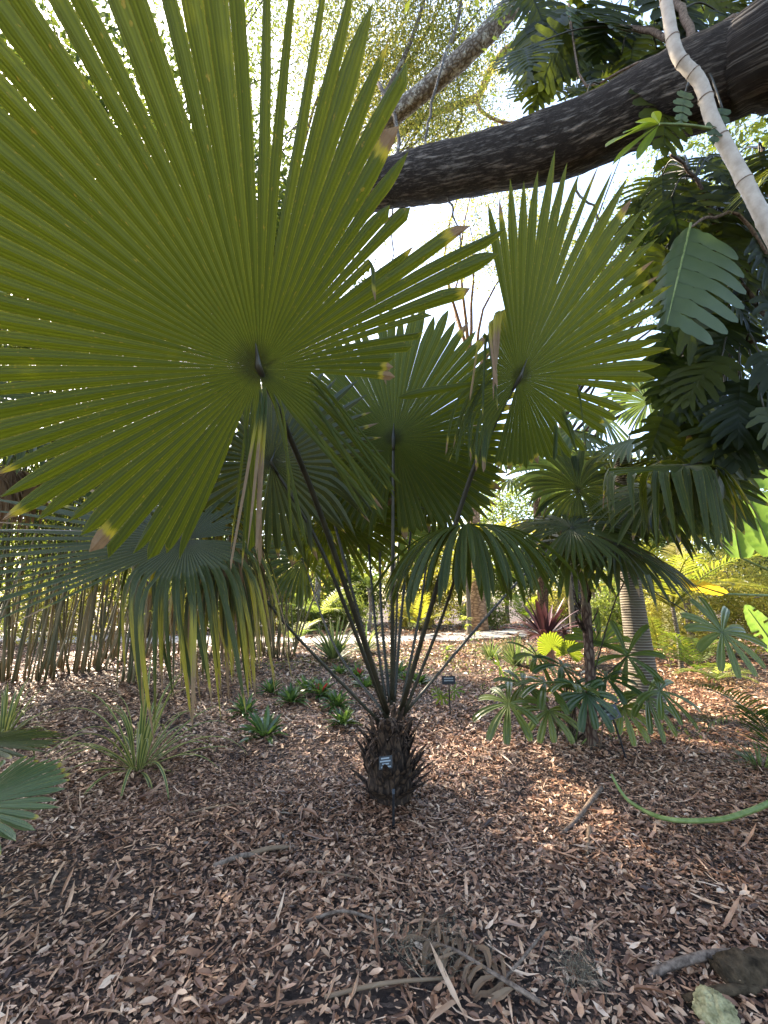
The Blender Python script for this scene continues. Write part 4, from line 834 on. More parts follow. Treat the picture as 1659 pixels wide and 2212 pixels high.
def fibre_palm():
    c = P(1168, 1290, 14.5); b = V_(c[0], c[1], 0); t = thing('fan_palm', 'palm with a shaggy red brown trunk behind the drooping right leaf', 'palm', b); mb = MB()
    top = P(1165, 1040, 14.5); tube(mb, spline([b, (b+top)/2, top], 18), np.interp(np.linspace(0, 1, 18), [0, .6, .8, 1], [.16, .17, .26, .2]), 11, wob=.10); tk = mb.build('trunk', M['fibre'], t)
    f = MB()
    for k in range(50):
        az = rng.uniform(0, 6.28); er = V_(math.cos(az), math.sin(az), 0); blade_leaf(f, top+er*.14+V_(0, 0, -rng.uniform(0, .8)), nrm(er*.6+V_(0, 0, -.6)), er, rng.uniform(.2, .5), .05, .5, 5, .3)
    f.build('dead_skirt', M['dry'], t)
    for k in range(9):
        az = k*0.7; h = top+V_(math.cos(az)*1.5, math.sin(az)*.9, 0.3+0.9*rng.random()); fan_leaf(t, h, V_(math.cos(az), math.sin(az)*.5, .2), V_(0, -.4, .9), 1.4, nseg=34, span=174, fused=.5, g0=.6, g1=.9, pet=[top, (top+h)/2+V_(0, 0, .1), h], pr=(.014, .009), m=('fan_dark', 'fan_pale')[k % 2], K=9, spines=False)
fibre_palm()
# ------------------------------------------------------------------ fingered understorey palm
def fingers(mb, hub, A, Nn, n, span, L, Wd, droop=0.8, rnd=None):
    A = nrm(A); Nn = nrm(np.asarray(Nn, float)-A*np.dot(A, Nn)); B = np.cross(Nn, A); rnd = rng.random() if rnd is None else rnd
    for k, a in enumerate(np.radians(np.linspace(-span, span, n))):
        d = A*math.cos(a)+B*math.sin(a); c = np.asarray(hub, float); K = 9; s = np.linspace(0, 1, K); p = c.copy(); pts = [p.copy()]; dr = d+rng.normal(0, .06, 3); ds = [nrm(dr)]; Lk = L*rng.uniform(.8, 1.08)*(1-.18*abs(a)/3)
        for i in range(1, K): dr = nrm(dr+DOWN*droop*s[i]*2.0/K); p = p+dr*Lk/(K-1); pts.append(p.copy()); ds.append(dr)
        pts = np.array(pts); ds = np.array(ds); wv = np.interp(s, [0, .15, .6, .92, 1], [.12, .45, 1, .95, .6]); nn = nrm(Nn-ds*(ds@Nn)[:, None]); sd_ = np.cross(ds, nn)
        w2 = Wd/2*wv
        for off in (-.5, .5):   # two pleats per finger
            strip(mb, pts+sd_*(w2*off)[:, None], sd_*(w2*.5)[:, None], nn, .35, np.clip(rnd+rng.normal(0, .08), 0, 1), np.clip((s-.93)*8, 0, .6))
def lady_palm():
    b = G(1268, 1612)+V_(-.05, .1, 0); b[2] = 0; t = thing('lady_palm', 'low clump of glossy fingered palm leaves round the slim palm trunk', 'palm', b)
    L = [(1099, 1520, 4.35, (-.5, -.3, -.3), (-.2, -.6, .7), 9, 150, .42, .075, 'bluish'), (1178, 1475, 4.5, (-.3, -.5, -.1), (-.1, -.5, .8), 9, 150, .42, .08, 'bluish'), (1160, 1418, 5.0, (-.3, 0, .2), (0, -.4, .9), 8, 160, .42, .07, 'bluish'), (1296, 1395, 5.0, (0, 0, 1), (0, -.95, .2), 9, 85, .45, .075, 'bluish'),
         (1355, 1417, 4.7, (.2, -.2, .5), (0, -.6, .7), 9, 165, .46, .06, 'bluish'), (1397, 1505, 4.6, (.3, -.3, -.6), (.1, -.6, .6), 8, 120, .4, .07, 'bluish'), (1425, 1492, 4.4, (.8, -.2, -.3), (0, -.5, .8), 8, 140, .45, .065, 'bluish'), (1268, 1500, 4.3, (0, -.4, -.6), (0, -.7, .5), 9, 130, .36, .075, 'bluish'),
         (1215, 1440, 4.8, (-.4, -.2, .1), (0, -.5, .8), 9, 160, .42, .07, 'bluish'), (1310, 1465, 4.6, (.3, -.3, -.1), (0, -.5, .8), 9, 160, .4, .07, 'bluish'), (1185, 1535, 4.5, (-.2, -.4, -.6), (0, -.7, .5), 8, 120, .34, .07, 'bluish'), (1345, 1530, 4.6, (.2, -.3, -.6), (0, -.7, .5), 8, 120, .34, .07, 'bluish'), (1130, 1480, 4.9, (-.6, -.1, 0), (0, -.5, .8), 9, 150, .38, .07, 'bluish'),
         (1235, 1478, 4.35, (-.2, -.6, .1), (0, -.3, .9), 9, 160, .36, .075, 'bluish')]
    for k, (px, py, Y, A, Nn, n, sp, Ln, Wd, m) in enumerate(L):
        h = P(px, py, Y); mb = MB(); fingers(mb, h, A, Nn, n, sp, Ln, Wd, .75); s0 = b+V_(rng.normal(0, .10), rng.normal(0, .08), 0); st = MB()
        o = mb.build('frond', M[m], t); tube(st, spline([s0, s0*.45+h*.55+V_(0, 0, .12), h], 10), np.linspace(.010, .005, 10), 5); st.build('stalk', M['green_stem' if k % 3 == 0 else 'petiole'], o, True)
    st = MB()
    for k in range(16):
        s0 = b+V_(rng.normal(0, .14), rng.normal(0, .1), -.03); e = s0+V_(rng.normal(0, .16), rng.normal(0, .1), rng.uniform(.35, .75)); tube(st, spline([s0, (s0+e)/2+rng.normal(0, .02, 3), e], 6), np.linspace(.011, .006, 6), 5)
    st.build('stems', M['stick'], t, True)
    # long arching stalk to the hanging leaf on the right
    h = P(1560, 1366, 3.7); mb = MB(); fingers(mb, h, (.5, -.2, -.6), (.1, -.75, .5), 12, 165, .42, .075, .5); o = mb.build('frond', M['bluish'], t); o['label'] = 'dark fingered leaf hanging at the right on a long thin stalk'
    st = MB(); tube(st, spline([b+V_(.05, 0, .2), P(1345, 1262, 4.4), P(1430, 1290, 4.2), P(1510, 1340, 3.9), h], 20), np.linspace(.008, .005, 20), 5); st.build('stalk', M['petiole'], o, True)
lady_palm()
def lime_palm(px, py, Y, fans, label):
    b = G(px, py); b[2] = 0; t = thing('palm_seedling', label, 'palm', b, 'bright young palms')
    for (hx, hy, A, Nn, R, mode) in fans:
        h = P(hx, hy, b[1]+Y)
        if mode == 'fan':
            fan_leaf(t, h, A, Nn, R, nseg=26, span=130, fused=.93, g0=.1, g1=.4, pet=[b, (b+h)/2+V_(0.02, 0, .05), h], pr=(.007, .004), m='lime_fan', K=8, tipw=.8, spines=False, deadtip=.01, snap=0, early=0)
        else:
            mb = MB(); fingers(mb, h, A, Nn, 8, 150, R, R*.2, .5); o = mb.build('frond', M['lime'], t); st = MB(); tube(st, spline([b, (b+h)/2+V_(.02, 0, .05), h], 8), np.linspace(.006, .004, 8), 5); st.build('stalk', M['green_stem'], o, True)
M['lime_fan'] = fan_material('lime_fan_leaf', (0.10, 0.16, 0.02), (0.18, 0.22, 0.03), (0.26, 0.36, 0.02), (0.40, 0.45, 0.03), .45, spots=.72)
lime_palm(1190, 1450, 0, ((1192, 1402, (-.1, 0, 1), (0, -.9, .4), .36, 'fan'), (1228, 1412, (.2, -.1, .6), (0, -.7, .6), .30, 'fan')), 'young palm with round lime green fans below the maroon plant')
lime_palm(1080, 1475, 0, ((1078, 1440, (-.2, -.2, .3), (0, -.6, .8), .34, 'f'), (1105, 1455, (.4, -.2, .1), (0, -.6, .8), .26, 'f'), (1140, 1412, (.3, -.2, .2), (0, -.6, .8), .24, 'f')), 'young lime green palm with split leaves left of the lady palm')
lime_palm(962, 1530, 0, ((948, 1497, (-.5, -.2, .2), (0, -.6, .8), .15, 'f'), (982, 1492, (.6, -.2, .3), (0, -.6, .8), .16, 'f'), (955, 1505, (-.2, -.3, -.3), (0, -.6, .8), .14, 'f')), 'tiny lime green seedling beside the black name sign')
# ================================================================== CLIMBING VINES, TOP RIGHT
def pale_vine():
    b = V_(3.3, 1.9, 0); t = thing('climbing_vine', 'bare pale climbing stem with ringed joints hanging in front of the limb', 'vine', b); mb = MB()
    pts = [P(1418, -120, 1.92), P(1440, 10, 1.95), P(1462, 115, 1.97), P(1512, 178, 1.98), P(1540, 262, 2.0), P(1592, 360, 2.0), P(1636, 446, 2.0), P(1700, 570, 2.0), P(1820, 800, 1.98), V_(2.9, 1.95, .7), V_(3.3, 1.9, 0)]
    n = 120; p = spline(pts, n); r = np.full(n, .036)*(1+rng.normal(0, .015, n))
    rk = np.cumsum(rng.integers(5, 13, 14))
    for k in rk[rk < n-2]: r[k] *= rng.uniform(1.08, 1.18)
    r *= np.interp(np.arange(n), [0, 20, n], [.8, .95, 1.15]); tube(mb, p, r, 14); st = mb.build('stem', M['vine_stem'], t, True)
    for k in rk[rk < 75]:
        rg = MB(); tube(rg, [p[k]-(p[k+1]-p[k-1])*.07, p[k], p[k]+(p[k+1]-p[k-1])*.09], [r[k]*1.0, r[k]*1.04, r[k]*1.0], 14, cap=False); rg.build('leaf_scar', M['stick'], st)
    a = P(1535, 278, 1.98); h = P(1425, 268, 1.95); s2 = MB(); tube(s2, spline([a, (a+h)/2+V_(0, 0, .01), h], 10), np.linspace(.011, .007, 10), 6); o2 = MB()
    for (tx, ty, wd) in ((1305, 306, .13), (1345, 280, .10), (1318, 345, .06), (1372, 258, .07), (1412, 240, .06), (1372, 338, .06)):
        e = P(tx, ty, 1.9); blade_leaf(o2, h+(e-h)*.04, nrm(e-h), V_(.1, -.5, .8), np.linalg.norm(e-h), wd, .25, 9, .2, rng.random(), .6, .06)
    o = o2.build('leaf', M['vine_yellow'], t); o['label'] = 'yellow green lobed leaf on a long stalk'; s2.build('stalk', M['green_stem'], o, True)
pale_vine()
def lvine(name, label, base, stem, leaves, sr=.03):
    t = thing(name, label, 'vine', base); mb = MB()
    for s in stem: tube(mb, spline(s, 24)+rng.normal(0, .008, (24, 3)), np.linspace(sr, sr*.6, 24), 7)
    mb.build('stem', M['stick'], t, True)
    for (px, py, Y, d, nor, L, Wd, lb, m) in leaves:
        h = P(px, py, Y); mb = MB(); d = nrm(np.array(d, float)); lobed_leaf(mb, h, d, np.array(nor, float), L, Wd, lb, rng.uniform(.32, .58), rng.uniform(.22, .42), rng.uniform(.4, 1.0)); o = mb.build('leaf', M[m], t)
        sN = min((q for s in stem for q in spline(s, 24)), key=lambda q: np.linalg.norm(q-h)); st = MB(); tube(st, spline([sN, (sN+h)/2+V_(0, 0, .12), h], 9), np.linspace(.010, .006, 9), 5); st.build('stalk', M['petiole'], o, True)
rj = lambda a, b: rng.uniform(a, b)
def top_vine():
    L = []
    for (px, py, Y, dx, dz) in ((1230, 20, 3.4, -.9, -.5), (1290, 60, 3.3, -.8, -.7), (1260, 120, 3.5, -.8, -.5), (1330, 10, 3.2, -.4, -.9), (1375, 60, 3.2, -.3, -.95), (1300, 170, 3.4, -.7, -.6), (1245, 190, 3.7, -.9, -.35), (1400, -20, 3.0, .2, -.9), (1200, 60, 3.8, -.6, -.7),
                              (1340, 130, 3.2, -.2, -1), (1420, 110, 3.1, .1, -1), (1560, 30, 2.9, .2, -.9), (1490, 40, 3.0, -.1, -.9), (1620, 60, 2.8, .4, -.8), (1500, -40, 3.2, .3, -.9), (1600, -30, 3.0, .5, -.8), (1150, 120, 4.2, -.8, -.5), (1215, 250, 3.9, -.9, -.2), (1180, -30, 3.9, -.7, -.6), (1280, -60, 3.6, -.2, -.9), (1640, 200, 2.7, .2, -1), (1440, 190, 2.55, -.4, -1), (1265, 90, 4.2, -.6, -.8), (1190, 180, 4.4, -.7, -.5)):
        L.append((px, py, Y, (dx, rj(-.3, .2), dz), (rj(-.4, .4), -.8, rj(.1, .6)), rj(.6, .9), rj(.30, .42), rng.integers(6, 9), 'vine_leaf'))
    for k in range(34):
        px = rj(1130, 1640); py = rj(-40, 215-0.18*(px-1130)); L.append((px, py, rj(3.0, 4.4) if py < 170 else 4.2, (rj(-.9, .5), rj(-.4, .3), -rj(.5, 1)), (rj(-.5, .5), -.8, rj(.0, .6)), rj(.5, .8), rj(.28, .42), rng.integers(5, 8), 'vine_leaf'))
    lvine('climbing_vine', 'dark lobed vine mass covering the top of the limb', (5.9, 2.4, 0), [[(5.9, 2.4, 0), (5.7, 2.3, 3.5), P(1700, 60, 2.5), P(1500, 90, 2.75), P(1360, 60, 3.1), P(1230, 90, 3.6), P(1150, 100, 4.0)], [P(1500, 90, 2.75), P(1440, -60, 3.0), P(1400, -200, 3.2)]], L, .035)
    g = []
    for (px, py, Y, dx, dz, L_, W_) in ((1262, 225, 2.9, -.25, -1, .38, .14), (1235, 20, 3.1, .05, -1, .42, .12), (1480, 200, 2.0, -.35, -1, .36, .07), (1560, 235, 2.0, -.5, -.9, .34, .07)):
        g.append((px, py, Y, (dx, -.1, dz), (.2, -.7, .6), L_, W_, 4, 'vine_grey'))
    lvine('climbing_vine', 'pale undersides of vine leaves hanging against the dark limb', (6.0, 2.7, 0), [[(6.0, 2.7, 0), (5.8, 2.6, 4), P(1700, 40, 2.4), P(1550, 160, 2.25), P(1400, 130, 2.7), P(1262, 180, 3.0), P(1230, 10, 3.2)]], g, .015)
top_vine()
def right_vine():
    L = []
    for (px, py, Y, dx, dz, L_, W_) in ((1560, 770, 3.2, -.7, -.5, .62, .34), (1600, 820, 3.1, -.3, -.9, .6, .34), (1520, 800, 3.4, -.8, -.6, .6, .32), (1640, 760, 3.0, .2, -1, .6, .34), (1470, 770, 3.6, -.7, -.7, .6, .3), (1590, 690, 3.3, -.6, -.6, .6, .34), (1650, 640, 3.1, .1, -1, .6, .34), (1530, 680, 3.6, -.7, -.5, .55, .3), (1620, 560, 3.3, -.3, -.9, .6, .34), (1570, 600, 3.7, -.4, -.9, .5, .3),
                               (1430, 380, 3.4, -.2, -1, .55, .26), (1480, 400, 3.3, .1, -1, .6, .28), (1530, 420, 3.5, .3, -.9, .5, .26), (1380, 430, 3.8, -.4, -.9, .45, .22), (1580, 470, 3.3, .5, -.7, .55, .3), (1640, 500, 3.0, .2, -1, .55, .3), (1450, 470, 4.0, -.5, -.8, .45, .2), (1650, 880, 2.9, .0, -1, .5, .3), (1560, 880, 3.5, -.3, -1, .45, .28), (1600, 400, 3.2, -.2, -1, .55, .28), (1350, 480, 4.2, -.2, -1, .4, .2), (1500, 560, 4.2, .2, -1, .5, .25),
                               (1640, 330, 2.9, -.2, -1, .5, .28), (1560, 340, 3.4, .1, -1, .5, .26)):
        L.append((px, py, Y, (dx, rj(-.3, .2), dz), (rj(-.4, .2), -.75, rj(.3, .8)), L_*.9, W_, rng.integers(5, 8), 'vine_leaf'))
    for k in range(85):
        px = rj(1390, 1660); py = rj(330, 960); px = max(px, 1390+0.3*abs(py-600)-40 if py < 600 else 1400+.25*(960-py))
        L.append((px, py, rj(3.1, 4.6), (rj(-.9, .5), rj(-.3, .3), -rj(.4, 1)), (rj(-.4, .4), -.8, rj(.1, .7)), rj(.4, .65), rj(.26, .38), rng.integers(4, 7), 'vine_leaf'))
    lvine('monstera_vine', 'dark monstera vine hanging down the right edge', (5.2, 3.3, 0), [[(5.2, 3.3, 0), (4.6, 3.2, 2.2), P(1690, 720, 3.2), P(1600, 600, 3.3), P(1540, 470, 3.3), P(1500, 380, 3.2), P(1450, 330, 3.1)], [P(1690, 720, 3.2), P(1600, 740, 3.3), P(1520, 740, 3.5)], [P(1600, 600, 3.3), P(1660, 480, 3.0), P(1650, 320, 2.9)]], L, .022)
    # the big pale holed leaf
    t = thing('monstera_vine', 'large greyish monstera leaf with holes, lit from the front at the right', 'vine', (5.0, 3.8, 0)); h = P(1490, 492, 2.7); e = P(1440, 700, 2.62); d = e-h; L0 = np.linalg.norm(d); d = d/L0; side = nrm(np.cross(d, CAM-h)); side *= np.sign(side[0]); nn = nrm(np.cross(side, d)); nn *= np.sign(np.dot(nn, CAM-h)); mb = MB()
    nl = 7
    for k in range(nl):
        f0, f1 = k/nl, (k+1)/nl; c0 = h+d*L0*f0; c1 = h+d*L0*f1; wR = .46*math.sin(math.pi*min(1, .22+.62*(f0+f1)/2))**.8; wL = .17*math.sin(math.pi*min(1, .2+.7*(f0+f1)/2))
        for sg, w_ in ((1, wR), (-1, wL)):
            K = 12; s = np.linspace(0, 1, K); mid = (c0+c1)/2; dv = nrm(side*sg+d*.42); c = mid+np.outer(s*w_, dv)+np.outer(-(s**2)*.09*w_/.4, nn)+np.outer(s**2*.05, DOWN)
            hw = np.linalg.norm(c1-c0)/2*1.02*np.where(s < .50, 1.03, np.where(s < .58, .86, np.sqrt(np.clip(1-((s-.58)/.43)**3.0, 0, 1))*.82)); wob = .004*np.sin(s*9+k)
            hole = (s > .22) & (s < .34) if k % 2 == 0 else (s > .42) & (s < .52)
            hw = np.where(hole & (sg > 0), hw*.78, hw); strip(mb, c+np.outer(wob, nn), np.outer(hw, d), nn, -.05 if sg > 0 else .05, .4+.05*rng.random())
    o = mb.build('leaf', M['vine_grey'], t, True); rb = MB(); tube(rb, [h-d*.05, h+d*L0*.5, e], [.010, .008, .003], 6); rb.build('midrib', M['green_stem'], o)
    st = MB(); tube(st, spline([(5.0, 3.8, 0), (4.4, 3.6, 2.4), P(1640, 520, 3.0), P(1540, 470, 2.85), h], 20), np.linspace(.02, .009, 20), 6); st.build('stem', M['stick'], t, True)
right_vine()
def hanging_yellow_frond():
    t = thing('feather_palm', 'yellow feather palm frond poking in at the upper right edge', 'palm', (4.6, 2.9, 0)); st = MB(); tube(st, spline([(4.6, 2.9, -.1), (4.6, 2.9, 3), (4.5, 2.9, 4.2)], 10), .07, 8); st.build('trunk', M['slim_trunk'], t, True); mb = MB()
    h = P(1760, 300, 2.75); tip = P(1600, 400, 2.6); pinnate_frond(mb, h, tip-h, 1.0, 22, .022, .42, .4, .5); mb.build('frond', M['palm_yellow'], t); st = MB(); tube(st, spline([(4.5, 2.9, 4.1), h], 6), .014, 5); st.build('petiole', M['petiole'], t)
hanging_yellow_frond()
# ================================================================== FEATHER PALMS BEHIND
def feather(label, px, Y, zt, n, L, m, ll=.42, lw=.03, nl=24, droop=1.0, up=(.3, 1.2), tr=.05, grp='feather palms'):
    c = P(px, 1290, Y); b = V_(c[0], Y, 0); t = thing('feather_palm', label, 'palm', b, grp)
    if zt > .3:
        st = MB(); tube(st, spline([b+V_(0, 0, -.1), b+V_(.03, 0, zt*.5), b+V_(0, 0, zt)], 12), np.linspace(tr, tr*.7, 12), 8); st.build('trunk', M['ring'], t, True)
    for k in range(n):
        az = k*2.399+rng.normal(0, .2); e = rng.uniform(*up); mb = MB(); pinnate_frond(mb, b+V_(0, 0, zt), (math.cos(az)*math.cos(e), math.sin(az)*math.cos(e), math.sin(e)), L*rng.uniform(.75, 1.1), nl, lw, ll, droop, .5, None, 4); mb.build('frond', M[m], t)
feather('yellow feather palm glowing behind the slim palm crown', 1450, 9.0, 1.3, 13, 1.9, 'palm_yellow', .5, .035, 26, 1.1, (.5, 1.3))
feather('small bright feather palm right of the ringed trunk', 1412, 10.5, .1, 9, 1.3, 'palm_yellow', .32, .03, 20, .9, (.6, 1.35))
feather('young pale green feather palm on the mulch at the right', 1482, 8.6, .12, 10, .95, 'lime', .26, .022, 20, 1.3, (.3, 1.1))
feather('thin young feather palm near the right edge of the mulch', 1520, 7.6, .12, 7, .6, 'hedge_green', .2, .016, 16, 1.3, (.3, 1.1))
feather('tall green feather palm behind the right fan leaf', 1230, 12.5, 3.0, 12, 2.4, 'palm_yellow', .55, .04, 26, 1.0, (.0, 1.2), .09)
feather('tall feather palm behind the monstera', 1480, 11.5, 3.6, 12, 2.5, 'lime', .55, .04, 26, 1.0, (.1, 1.2), .09)
feather('low feather palm beyond the path, seen between the stalks', 905, 19.5, .2, 11, 1.8, 'palm_yellow', .45, .05, 18, 1.1, (.4, 1.2))
feather('green feather palm beyond the path left of the stalks', 690, 18.6, .6, 11, 2.0, 'hedge_green', .5, .05, 18, 1.1, (.3, 1.2))
feather('feather palm in front of the shrubs above the maroon plant', 1130, 19.8, .4, 11, 1.8, 'lime', .5, .05, 18, 1.1, (.3, 1.2))
feather('bluish feather palm in the shade beyond the bamboo end', 640, 13.5, .1, 9, 1.2, 'hedge_green', .3, .03, 18, 1.2, (.3, 1.1))
feather('tall feather palm arching over the path behind the middle leaf', 1010, 17, 2.6, 12, 2.6, 'palm_yellow', .6, .05, 24, 1.0, (-.1, 1.2), .1)
def right_front_feather():
    t = thing('feather_palm', 'dark fine feather palm leaning in low at the right edge', 'palm', (4.15, 4.1, 0))
    for (px, py, d, L, m) in ((1690, 1600, (-.55, -.1, .55), .95, 'bluish'), (1720, 1560, (-.8, -.1, .25), .9, 'bluish'), (1700, 1680, (-.3, -.2, .6), .8, 'bluish'), (1700, 1690, (-.75, -.2, -.1), .5, 'bluish')):
        mb = MB(); pinnate_frond(mb, P(px, py, 4.0), d, L, 26, .014, .30, .9, .5, None, 4, vee=.5); mb.build('frond', M[m], t)
    st = MB(); tube(st, spline([(4.15, 4.1, -.05), P(1700, 1690, 4.0), P(1690, 1600, 4.0)], 8), .012, 6); st.build('stem', M['stick'], t, True)
    g = MB(); rosette(g, 60, .3, .02, (.2, 1.3), .8, 6, .4, .3, P(1650, 1690, 4.0)*V_(1, 1, 0)+V_(0, 0, .0)); g.build('foliage', M['grassy'], t)
right_front_feather()
# pale palm trunks far beyond the path
for (px, Y, z, r, lb) in ((683, 21.0, 5.5, .13, 'pale slim trunk far beyond the path left of the stalks'), (846, 22.5, 6.0, .16, 'pale spotted trunk far behind the palm stalks'), (797, 18.6, 1.9, .07, 'short straw coloured post trunk beyond the path')):
    c = P(px, 1290, Y); t = thing('palm_tree', lb, 'palm', (c[0], Y, 0)); mb = MB(); tube(mb, spline([(c[0], Y, -.1), (c[0]+.08, Y, z*.5), (c[0], Y, z)], 14), np.linspace(r*1.2, r, 14), 9, wob=.03); mb.build('trunk', M['oak_bark_pale'], t, True); cr = MB()
    for k in range(11):
        az = k*2.4; e = rng.uniform(-.2, 1.1); pinnate_frond(cr, (c[0], Y, z), (math.cos(az)*math.cos(e), math.sin(az)*math.cos(e), math.sin(e)), (2.2 if z > 3 else .9)*rng.uniform(.8, 1.1), 18, .06, .5 if z > 3 else .25, 1.1, .6, None, 4)
    cr.build('crown', M['hedge_green'], t)
# ================================================================== BANANA
def banana():
    t = thing('banana_plant', 'banana plant with tall translucent green leaves at the right edge', 'banana plant', (6.6, 6.2, 0)); ps = MB(); tube(ps, spline([(6.6, 6.2, -.1), (6.5, 6.2, .9), (6.4, 6.15, 1.6)], 10), np.linspace(.13, .08, 10), 10); ps.build('stem', M['green_stem'], t, True); top = V_(6.4, 6.15, 1.5)
    def bl(h, e, nor, L, Wd, m, droop, lb=None, torn=3):
        d = e-h; mb = MB(); b = MB(); K = 26; s = np.linspace(0, 1, K); p = h.copy(); pts = [p.copy()]; dr = nrm(d); ds = [dr]
        for k in range(1, K): dr = nrm(dr+DOWN*droop*s[k]*2/K); p = p+dr*L/(K-1); pts.append(p.copy()); ds.append(dr)
        pts = np.array(pts); ds = np.array(ds); nn = nrm(np.asarray(nor, float)-ds*(ds@np.asarray(nor, float))[:, None]); sd_ = np.cross(ds, nn)
        wv = Wd/2*np.sin(math.pi*np.clip(s*.93+.06, 0, 1))**.55
        for sg in (-1, 1):
            cols = 6; V = []
            for c in range(cols):
                f = c/(cols-1); V.append(pts+sd_*(wv*f*sg)[:, None]+nn*(wv*f*.30-wv*f*f*.28)[:, None]+nn*(0.010*np.sin(s*60)*f)[:, None])
            V = np.stack(V, 1).reshape(-1, 3); cuts = set(rng.choice(np.arange(4, K-3), torn, replace=False)); q = []
            for i in range(K-1):
                for c in range(cols-1):
                    if i in cuts and c >= 2: continue
                    q.append((i*cols+c, i*cols+c+1, (i+1)*cols+c+1, (i+1)*cols+c))
            mb.add(V, q, None, None, np.clip(.5+rng.normal(0, .1, len(V)), 0, 1))
        o = mb.build('leaf', M[m], t, True); 
        if lb: o['label'] = lb
        tube(b, np.vstack([spline([top+rng.normal(0, .05, 3), (top+h)/2, h], 8), pts[1:-1:2]]), np.interp(np.arange(8+len(pts[1:-1:2])), [0, 7, 20], [.022, .016, .004]), 6); b.build('midrib', M['green_stem'], o, True)
    bl(P(1600, 1205, 6.6), P(1560, 1000, 6.8), (-.3, -.9, .2), 1.35, .62, 'banana', .1)
    bl(P(1668, 1200, 6.2), P(1612, 1060, 6.2), (-.5, -.8, .3), 1.15, .5, 'banana', .1)
    bl(P(1700, 1150, 6.8), P(1640, 900, 6.9), (-.5, -.8, .3), 1.5, .6, 'banana', .3)
    bl(P(1690, 1420, 6.0), P(1600, 1290, 6.0), (-.4, -.7, .5), .8, .3, 'banana', .1)
    h = P(1566, 1283, 5.8); bl(h, P(1445, 1246, 5.6), (.1, -.35, -.9), .80, .26, 'banana_yellow', .02, 'dying yellow banana leaf', 2)
banana()
# ================================================================== SMALL PLANTS ON THE MULCH
def clump(name, label, cat, c, mname, n, L, Wd, up, droop, shape=.4, fold=.3, grp=None, K=9, tipdead=0.0, pname='foliage', rnd=None):
    t = thing(name, label, cat, c, grp); mb = MB(); rosette(mb, n, L, Wd, up, droop, K, shape, fold, c, rnd, tipdead, .04); mb.build(pname, M[mname], t); return t
c = G(298, 1665); c[2] = 0; clump('strap_plant', 'variegated strap leaved plant with yellow edges on the left mulch', 'plant', c, 'strap', 50, 1.10, .030, (.1, 1.45), 2.2, .35, .45, None, 14, .12)
c = G(5, 1600); c[2] = 0; clump('strap_plant', 'variegated strap leaved plant half cut by the left edge', 'plant', c, 'strap', 30, .75, .030, (.4, 1.45), 1.15, .35, .45, None, 12, .1)
c = G(722, 1428); c[2] = 0; clump('grass_clump', 'spiky grassy clump at the far edge of the mulch behind the stalks', 'grass clump', c, 'grassy', 60, 1.2, .06, (.3, 1.4), .7, .35, .3)
c = G(790, 1410); c[2] = 0; clump('grass_clump', 'low pale grassy clump beside the path behind the stalks', 'grass clump', c, 'grassy', 50, .9, .05, (.3, 1.4), .9, .35, .3)
c = G(1115, 1440); c[2] = 0; clump('grass_clump', 'fine dark grassy tuft left of the maroon plant', 'grass clump', c, 'grassy', 130, .75, .022, (.4, 1.5), .5, .35, .3)
c = G(1060, 1425); c[2] = 0; clump('grass_clump', 'loose grey green tuft further along from the fine dark tuft', 'grass clump', c, 'grassy', 80, .6, .03, (.3, 1.4), .9, .35, .3)
def maroon():
    c = G(1183, 1432); c[2] = 0; t = thing('maroon_bromeliad', 'large maroon spiky bromeliad on a stumpy base', 'plant', c); mb = MB(); z = V_(0, 0, .48)
    tube(mb, [c, c+z*.6, c+z*1.2], [.17, .15, .10], 10, wob=.06); mb.build('base', M['terracotta'], t); mb = MB(); rosette(mb, 46, 1.0, .14, (.15, 1.35), .45, 8, .45, .3, c+z*1.2, None, 0, .06); mb.build('leaves', M['maroon'], t)
    mb = MB(); rosette(mb, 22, .55, .10, (.0, 1.2), .5, 8, .45, .3, c+z*1.1+V_(.55, .1, -.1), None, 0, .05); mb.build('leaves', M['maroon'], t)
maroon()
bro = [(530, 1545, 0, 'bromeliad rosette at the left end of the bed, front row'), (585, 1500, 0, 'biggest bromeliad rosette at the back left of the bed'), (630, 1520, 0, 'bright green bromeliad rosette in the middle of the bed'), (665, 1497, 0, 'bromeliad rosette just left of the red centred one'), (692, 1505, 1, 'bromeliad rosette with a vivid red heart'), (728, 1528, 0, 'bromeliad rosette right of the red hearted one'), (742, 1568, 0, 'shiny bromeliad rosette in front, nearest the palm stalks'), (572, 1598, 0, 'bromeliad rosette nearest the viewer, alone in front'),
       (735, 1458, 0, 'small bromeliad rosette in the far row left of the stalks'), (772, 1468, 1, 'bromeliad rosette with a red heart among the palm stalks'), (790, 1490, 0, 'bromeliad rosette hidden behind the palm stalks'), (862, 1462, 0, 'bromeliad rosette in the far row right of the stalks'), (880, 1475, 1, 'red flecked bromeliad rosette right of the palm stalks'), (905, 1480, 0, 'bromeliad rosette at the right end of the bed')]
protos = []
for red in (0, 1):
    t = thing('bromeliad', 'x', 'bromeliad', (0, 0, 0), 'bromeliads behind the palm'); mb = MB(); rosette(mb, 40, .30, .056, (.0, 1.15), .7, 7, .5, .35); mb.build('leaves', M['brom'], t)
    if red: mb = MB(); rosette(mb, 12, .14, .03, (.5, 1.4), .3, 5, .45, .3, (0, 0, .06)); mb.build('heart', M['brom_red'], t)
    protos.append(t)
used = [False, False]
for (px, py, red, lb) in bro:
    p0 = protos[red]
    if not used[red]: o = p0; used[red] = True
    else: o = copy_tree(p0)
    c = G(px, py); s = rng.uniform(.85, 1.2); o.location = (c[0], c[1], 0.02); o.scale = (s, s, s*rng.uniform(.9, 1.2)); o.rotation_euler = (rng.normal(0, .1), rng.normal(0, .1), rng.uniform(0, 6.28)); o['label'] = lb
